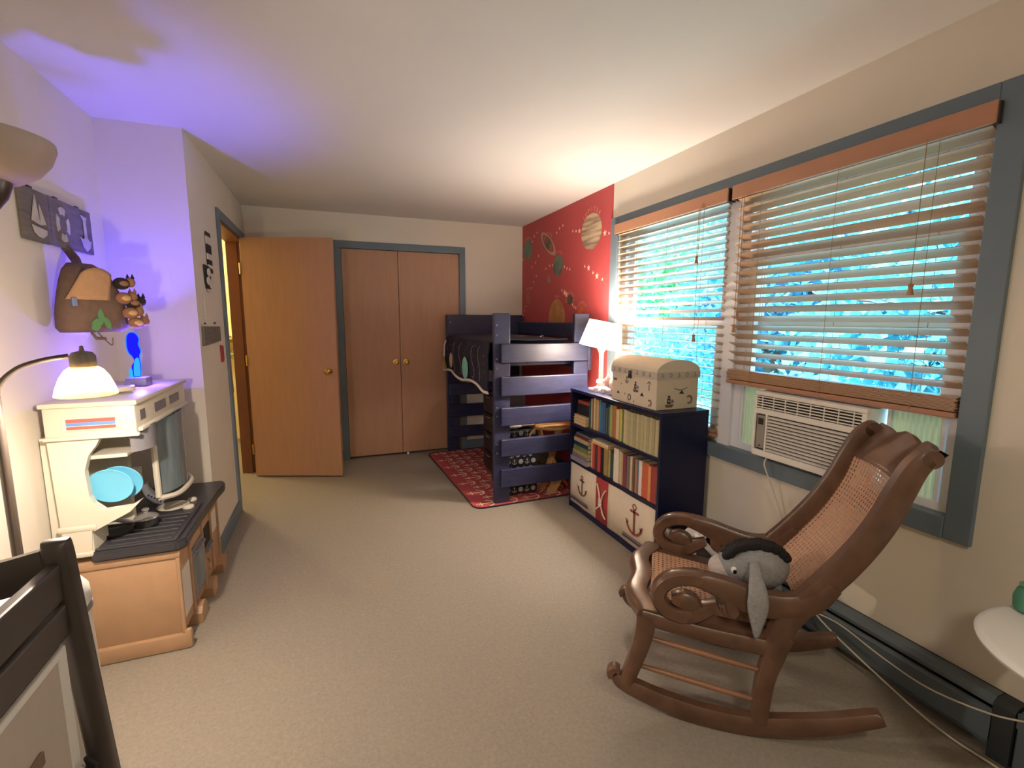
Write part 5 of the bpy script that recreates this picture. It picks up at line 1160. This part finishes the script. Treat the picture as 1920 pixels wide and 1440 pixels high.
t = nb(); lathe(t, [(.104, .001), (.106, .02), (.098, .03), (.094, .4), (.088, .72)], (-.632, 1.28, 0), 36); obj('pail_body', t, m_plug, dp, smooth=40)
t = nb(); lathe(t, [(.088, .722), (.092, .728), (.090, .76), (.075, .785), (.04, .797), (.001, .80)], (-.632, 1.28, 0), 36); obj('lid', t, m_plug, dp, smooth=40)
t = nb(); lathe(t, [(.0895, .71), (.0925, .712), (.0925, .720), (.0895, .722)], (-.632, 1.28, 0), 36, closed=False); obj('grey_band', t, m_kg, dp)

# ------------------------------------------------------------------ outside: lawn, trees, house opposite
m_lawn = M('lawn', '#9fc9c4', .9, .3, 2); 
def leafmat(n, c): 
    m = M(n, c, .5, .25, 1.5); nt = m.node_tree; pb = nt.nodes['Principled BSDF']; t_ = nt.nodes.new('ShaderNodeBsdfTranslucent'); t_.inputs[0].default_value = lin(c); x = nt.nodes.new('ShaderNodeMixShader'); x.inputs[0].default_value = .45
    nt.links.new(pb.outputs[0], x.inputs[1]); nt.links.new(t_.outputs[0], x.inputs[2]); nt.links.new(x.outputs[0], nt.nodes['Material Output'].inputs[0]); return m
m_lf = [leafmat('leaves_a', '#86d3e0'), leafmat('leaves_b', '#8ed6a8'), leafmat('leaves_c', '#74c2dc')]; m_bark = M('bark', '#6b5a4e', .9, .2, 8)
t = nb(); box(t, (R+T, -10, -.55), (30, 30, -.5)); struct('ground_outside', t, m_lawn)
import numpy as np
rng = np.random.default_rng(4)
def tree(x, y, r, h, zc, n, mat, label, leaf=.11):
    g = thing('garden_tree', (x, y, -.5), label, 'tree', 'trees outside the window')
    t = nb(); tube(t, [(x, y, -.5), (x+.05, y, zc*.5), (x, y+.1, zc+h*.3)], [.14, .10, .04], 10)
    for k in range(7):
        a = k*.9; tube(t, [(x, y, zc*.4+.2*k*.5), (x+.5*r*math.cos(a), y+.5*r*math.sin(a), zc*.6+.2*k), (x+.85*r*math.cos(a), y+.85*r*math.sin(a), zc+h*.2*math.sin(k))], [.05, .03, .01], 6)
    obj('trunk', t, m_bark, g, smooth=True)
    k = 26; cc = rng.normal(size=(k, 3)); cc /= np.linalg.norm(cc, axis=1)[:, None]; cc *= rng.uniform(.35, .95, (k, 1)); cc *= (r, r, h)
    c = cc[rng.integers(0, k, n)] + rng.normal(size=(n, 3))*np.array((r, r, h))*.17
    c[:, 2] = np.maximum(c[:, 2], -zc-.45)
    u = rng.normal(size=(n, 3)); u /= np.linalg.norm(u, axis=1)[:, None]; w = np.cross(u, rng.normal(size=(n, 3))); w /= np.linalg.norm(w, axis=1)[:, None]
    s = rng.uniform(.6, 1.2, (n, 1))*leaf
    V = np.stack([c-u*s, c+w*s*.45, c+u*s, c-w*s*.45], 1).reshape(-1, 3)+np.array((0, 0, zc+.5)); 
    me = bpy.data.meshes.new('foliage'); me.from_pydata(V.tolist(), [], np.arange(4*n).reshape(-1, 4).tolist()); me.materials.append(mat)
    o = bpy.data.objects.new('foliage', me); COL.objects.link(o); o.parent = g; o['kind'] = 'stuff'
tree(5.6, 2.2, 1.7, 1.5, 1.5, 9000, m_lf[0], 'leafy tree nearest the window, behind the middle of the right blind')
tree(6.6, 5.6, 2.0, 1.7, 1.6, 9000, m_lf[2], 'blue-green tree seen through the left blind')
tree(8.5, 9.5, 2.6, 2.2, 1.8, 9000, m_lf[1], 'tree far left in the garden seen past the lamp')
tree(8.2, 1.0, 2.4, 2.3, 2.2, 9000, m_lf[1], 'yellow-green tree at the right of the garden')
tree(10.5, 5.0, 3.2, 3.0, 2.6, 9000, m_lf[0], 'tall tree at the back of the garden', .16)
tree(5.2, -.6, 1.5, 1.6, 1.2, 5000, m_lf[2], 'bushy tree at the right end of the window view')
tree(14, 12, 4.2, 3.4, 3.0, 9000, m_lf[2], 'distant tall tree on the left', .2)

# neighbouring house beyond the trees
ho = thing('neighbour_house', (17, 20, -.5), 'pale house beyond the garden trees, glimpsed through the left blind', 'house')
m_sid = M('siding_pale', '#e0dccb', .8); m_roof = M('roof_grey', '#8b8f98', .9)
for k in range(14): bx('siding_board', (15.96-.02*(k % 2), 14, -.5+.25*k), (16.2, 27, -.26+.25*k), m_sid, ho)
bx('wall', (16.2, 14, -.5), (22, 27, 3), m_sid, ho)
t = nb(); prism(t, [(15.5, 3.0), (22.6, 3.0), (19, 5.2)], lambda a, b, c: Vector((a, c, b)), 13.6, 27.4); obj('roof', t, m_roof, ho)
for y in (16, 19, 22.5):
    w_ = bx('window', (15.88, y, .6), (15.97, y+1.1, 2.1), m_frame, ho); bx('window_pane', (15.86, y+.08, .68), (15.88, y+1.02, 2.02), M('far_pane', '#7f93a3', .2), w_)

# added fill lamp on the ceiling behind the camera, brightens the dark right side
cl = thing('added_fill_lamp', (.45, -.55, H-.10), 'added frosted dome fill lamp on the ceiling, unseen behind the camera', 'lamp')
t = nb(); lathe(t, [(.17, 0), (.175, -.012), (.16, -.025), (.02, -.03)], (.45, -.55, H-.001), 40); obj('fill_lamp_plate', t, m_brass, cl, smooth=40)
t = nb(); lathe(t, [(.155, -.026), (.15, -.05), (.12, -.08), (.06, -.095), (.001, -.10)], (.45, -.55, H), 40, closed=False); obj('fill_lamp_dome', t, M('fill_dome_lit', (1, .86, .68), .5, emit=3), cl, smooth=True)
cd = bpy.data.objects.new('ceiling_lamp_light', bpy.data.lights.new('ceiling_lamp_light', 'AREA')); COL.objects.link(cd); cd.location = (.45, -.55, H-.11); cd.data.shape = 'DISK'; cd.data.size = .28; cd.data.energy = P_FILL; cd.data.color = (1, .86, .68)
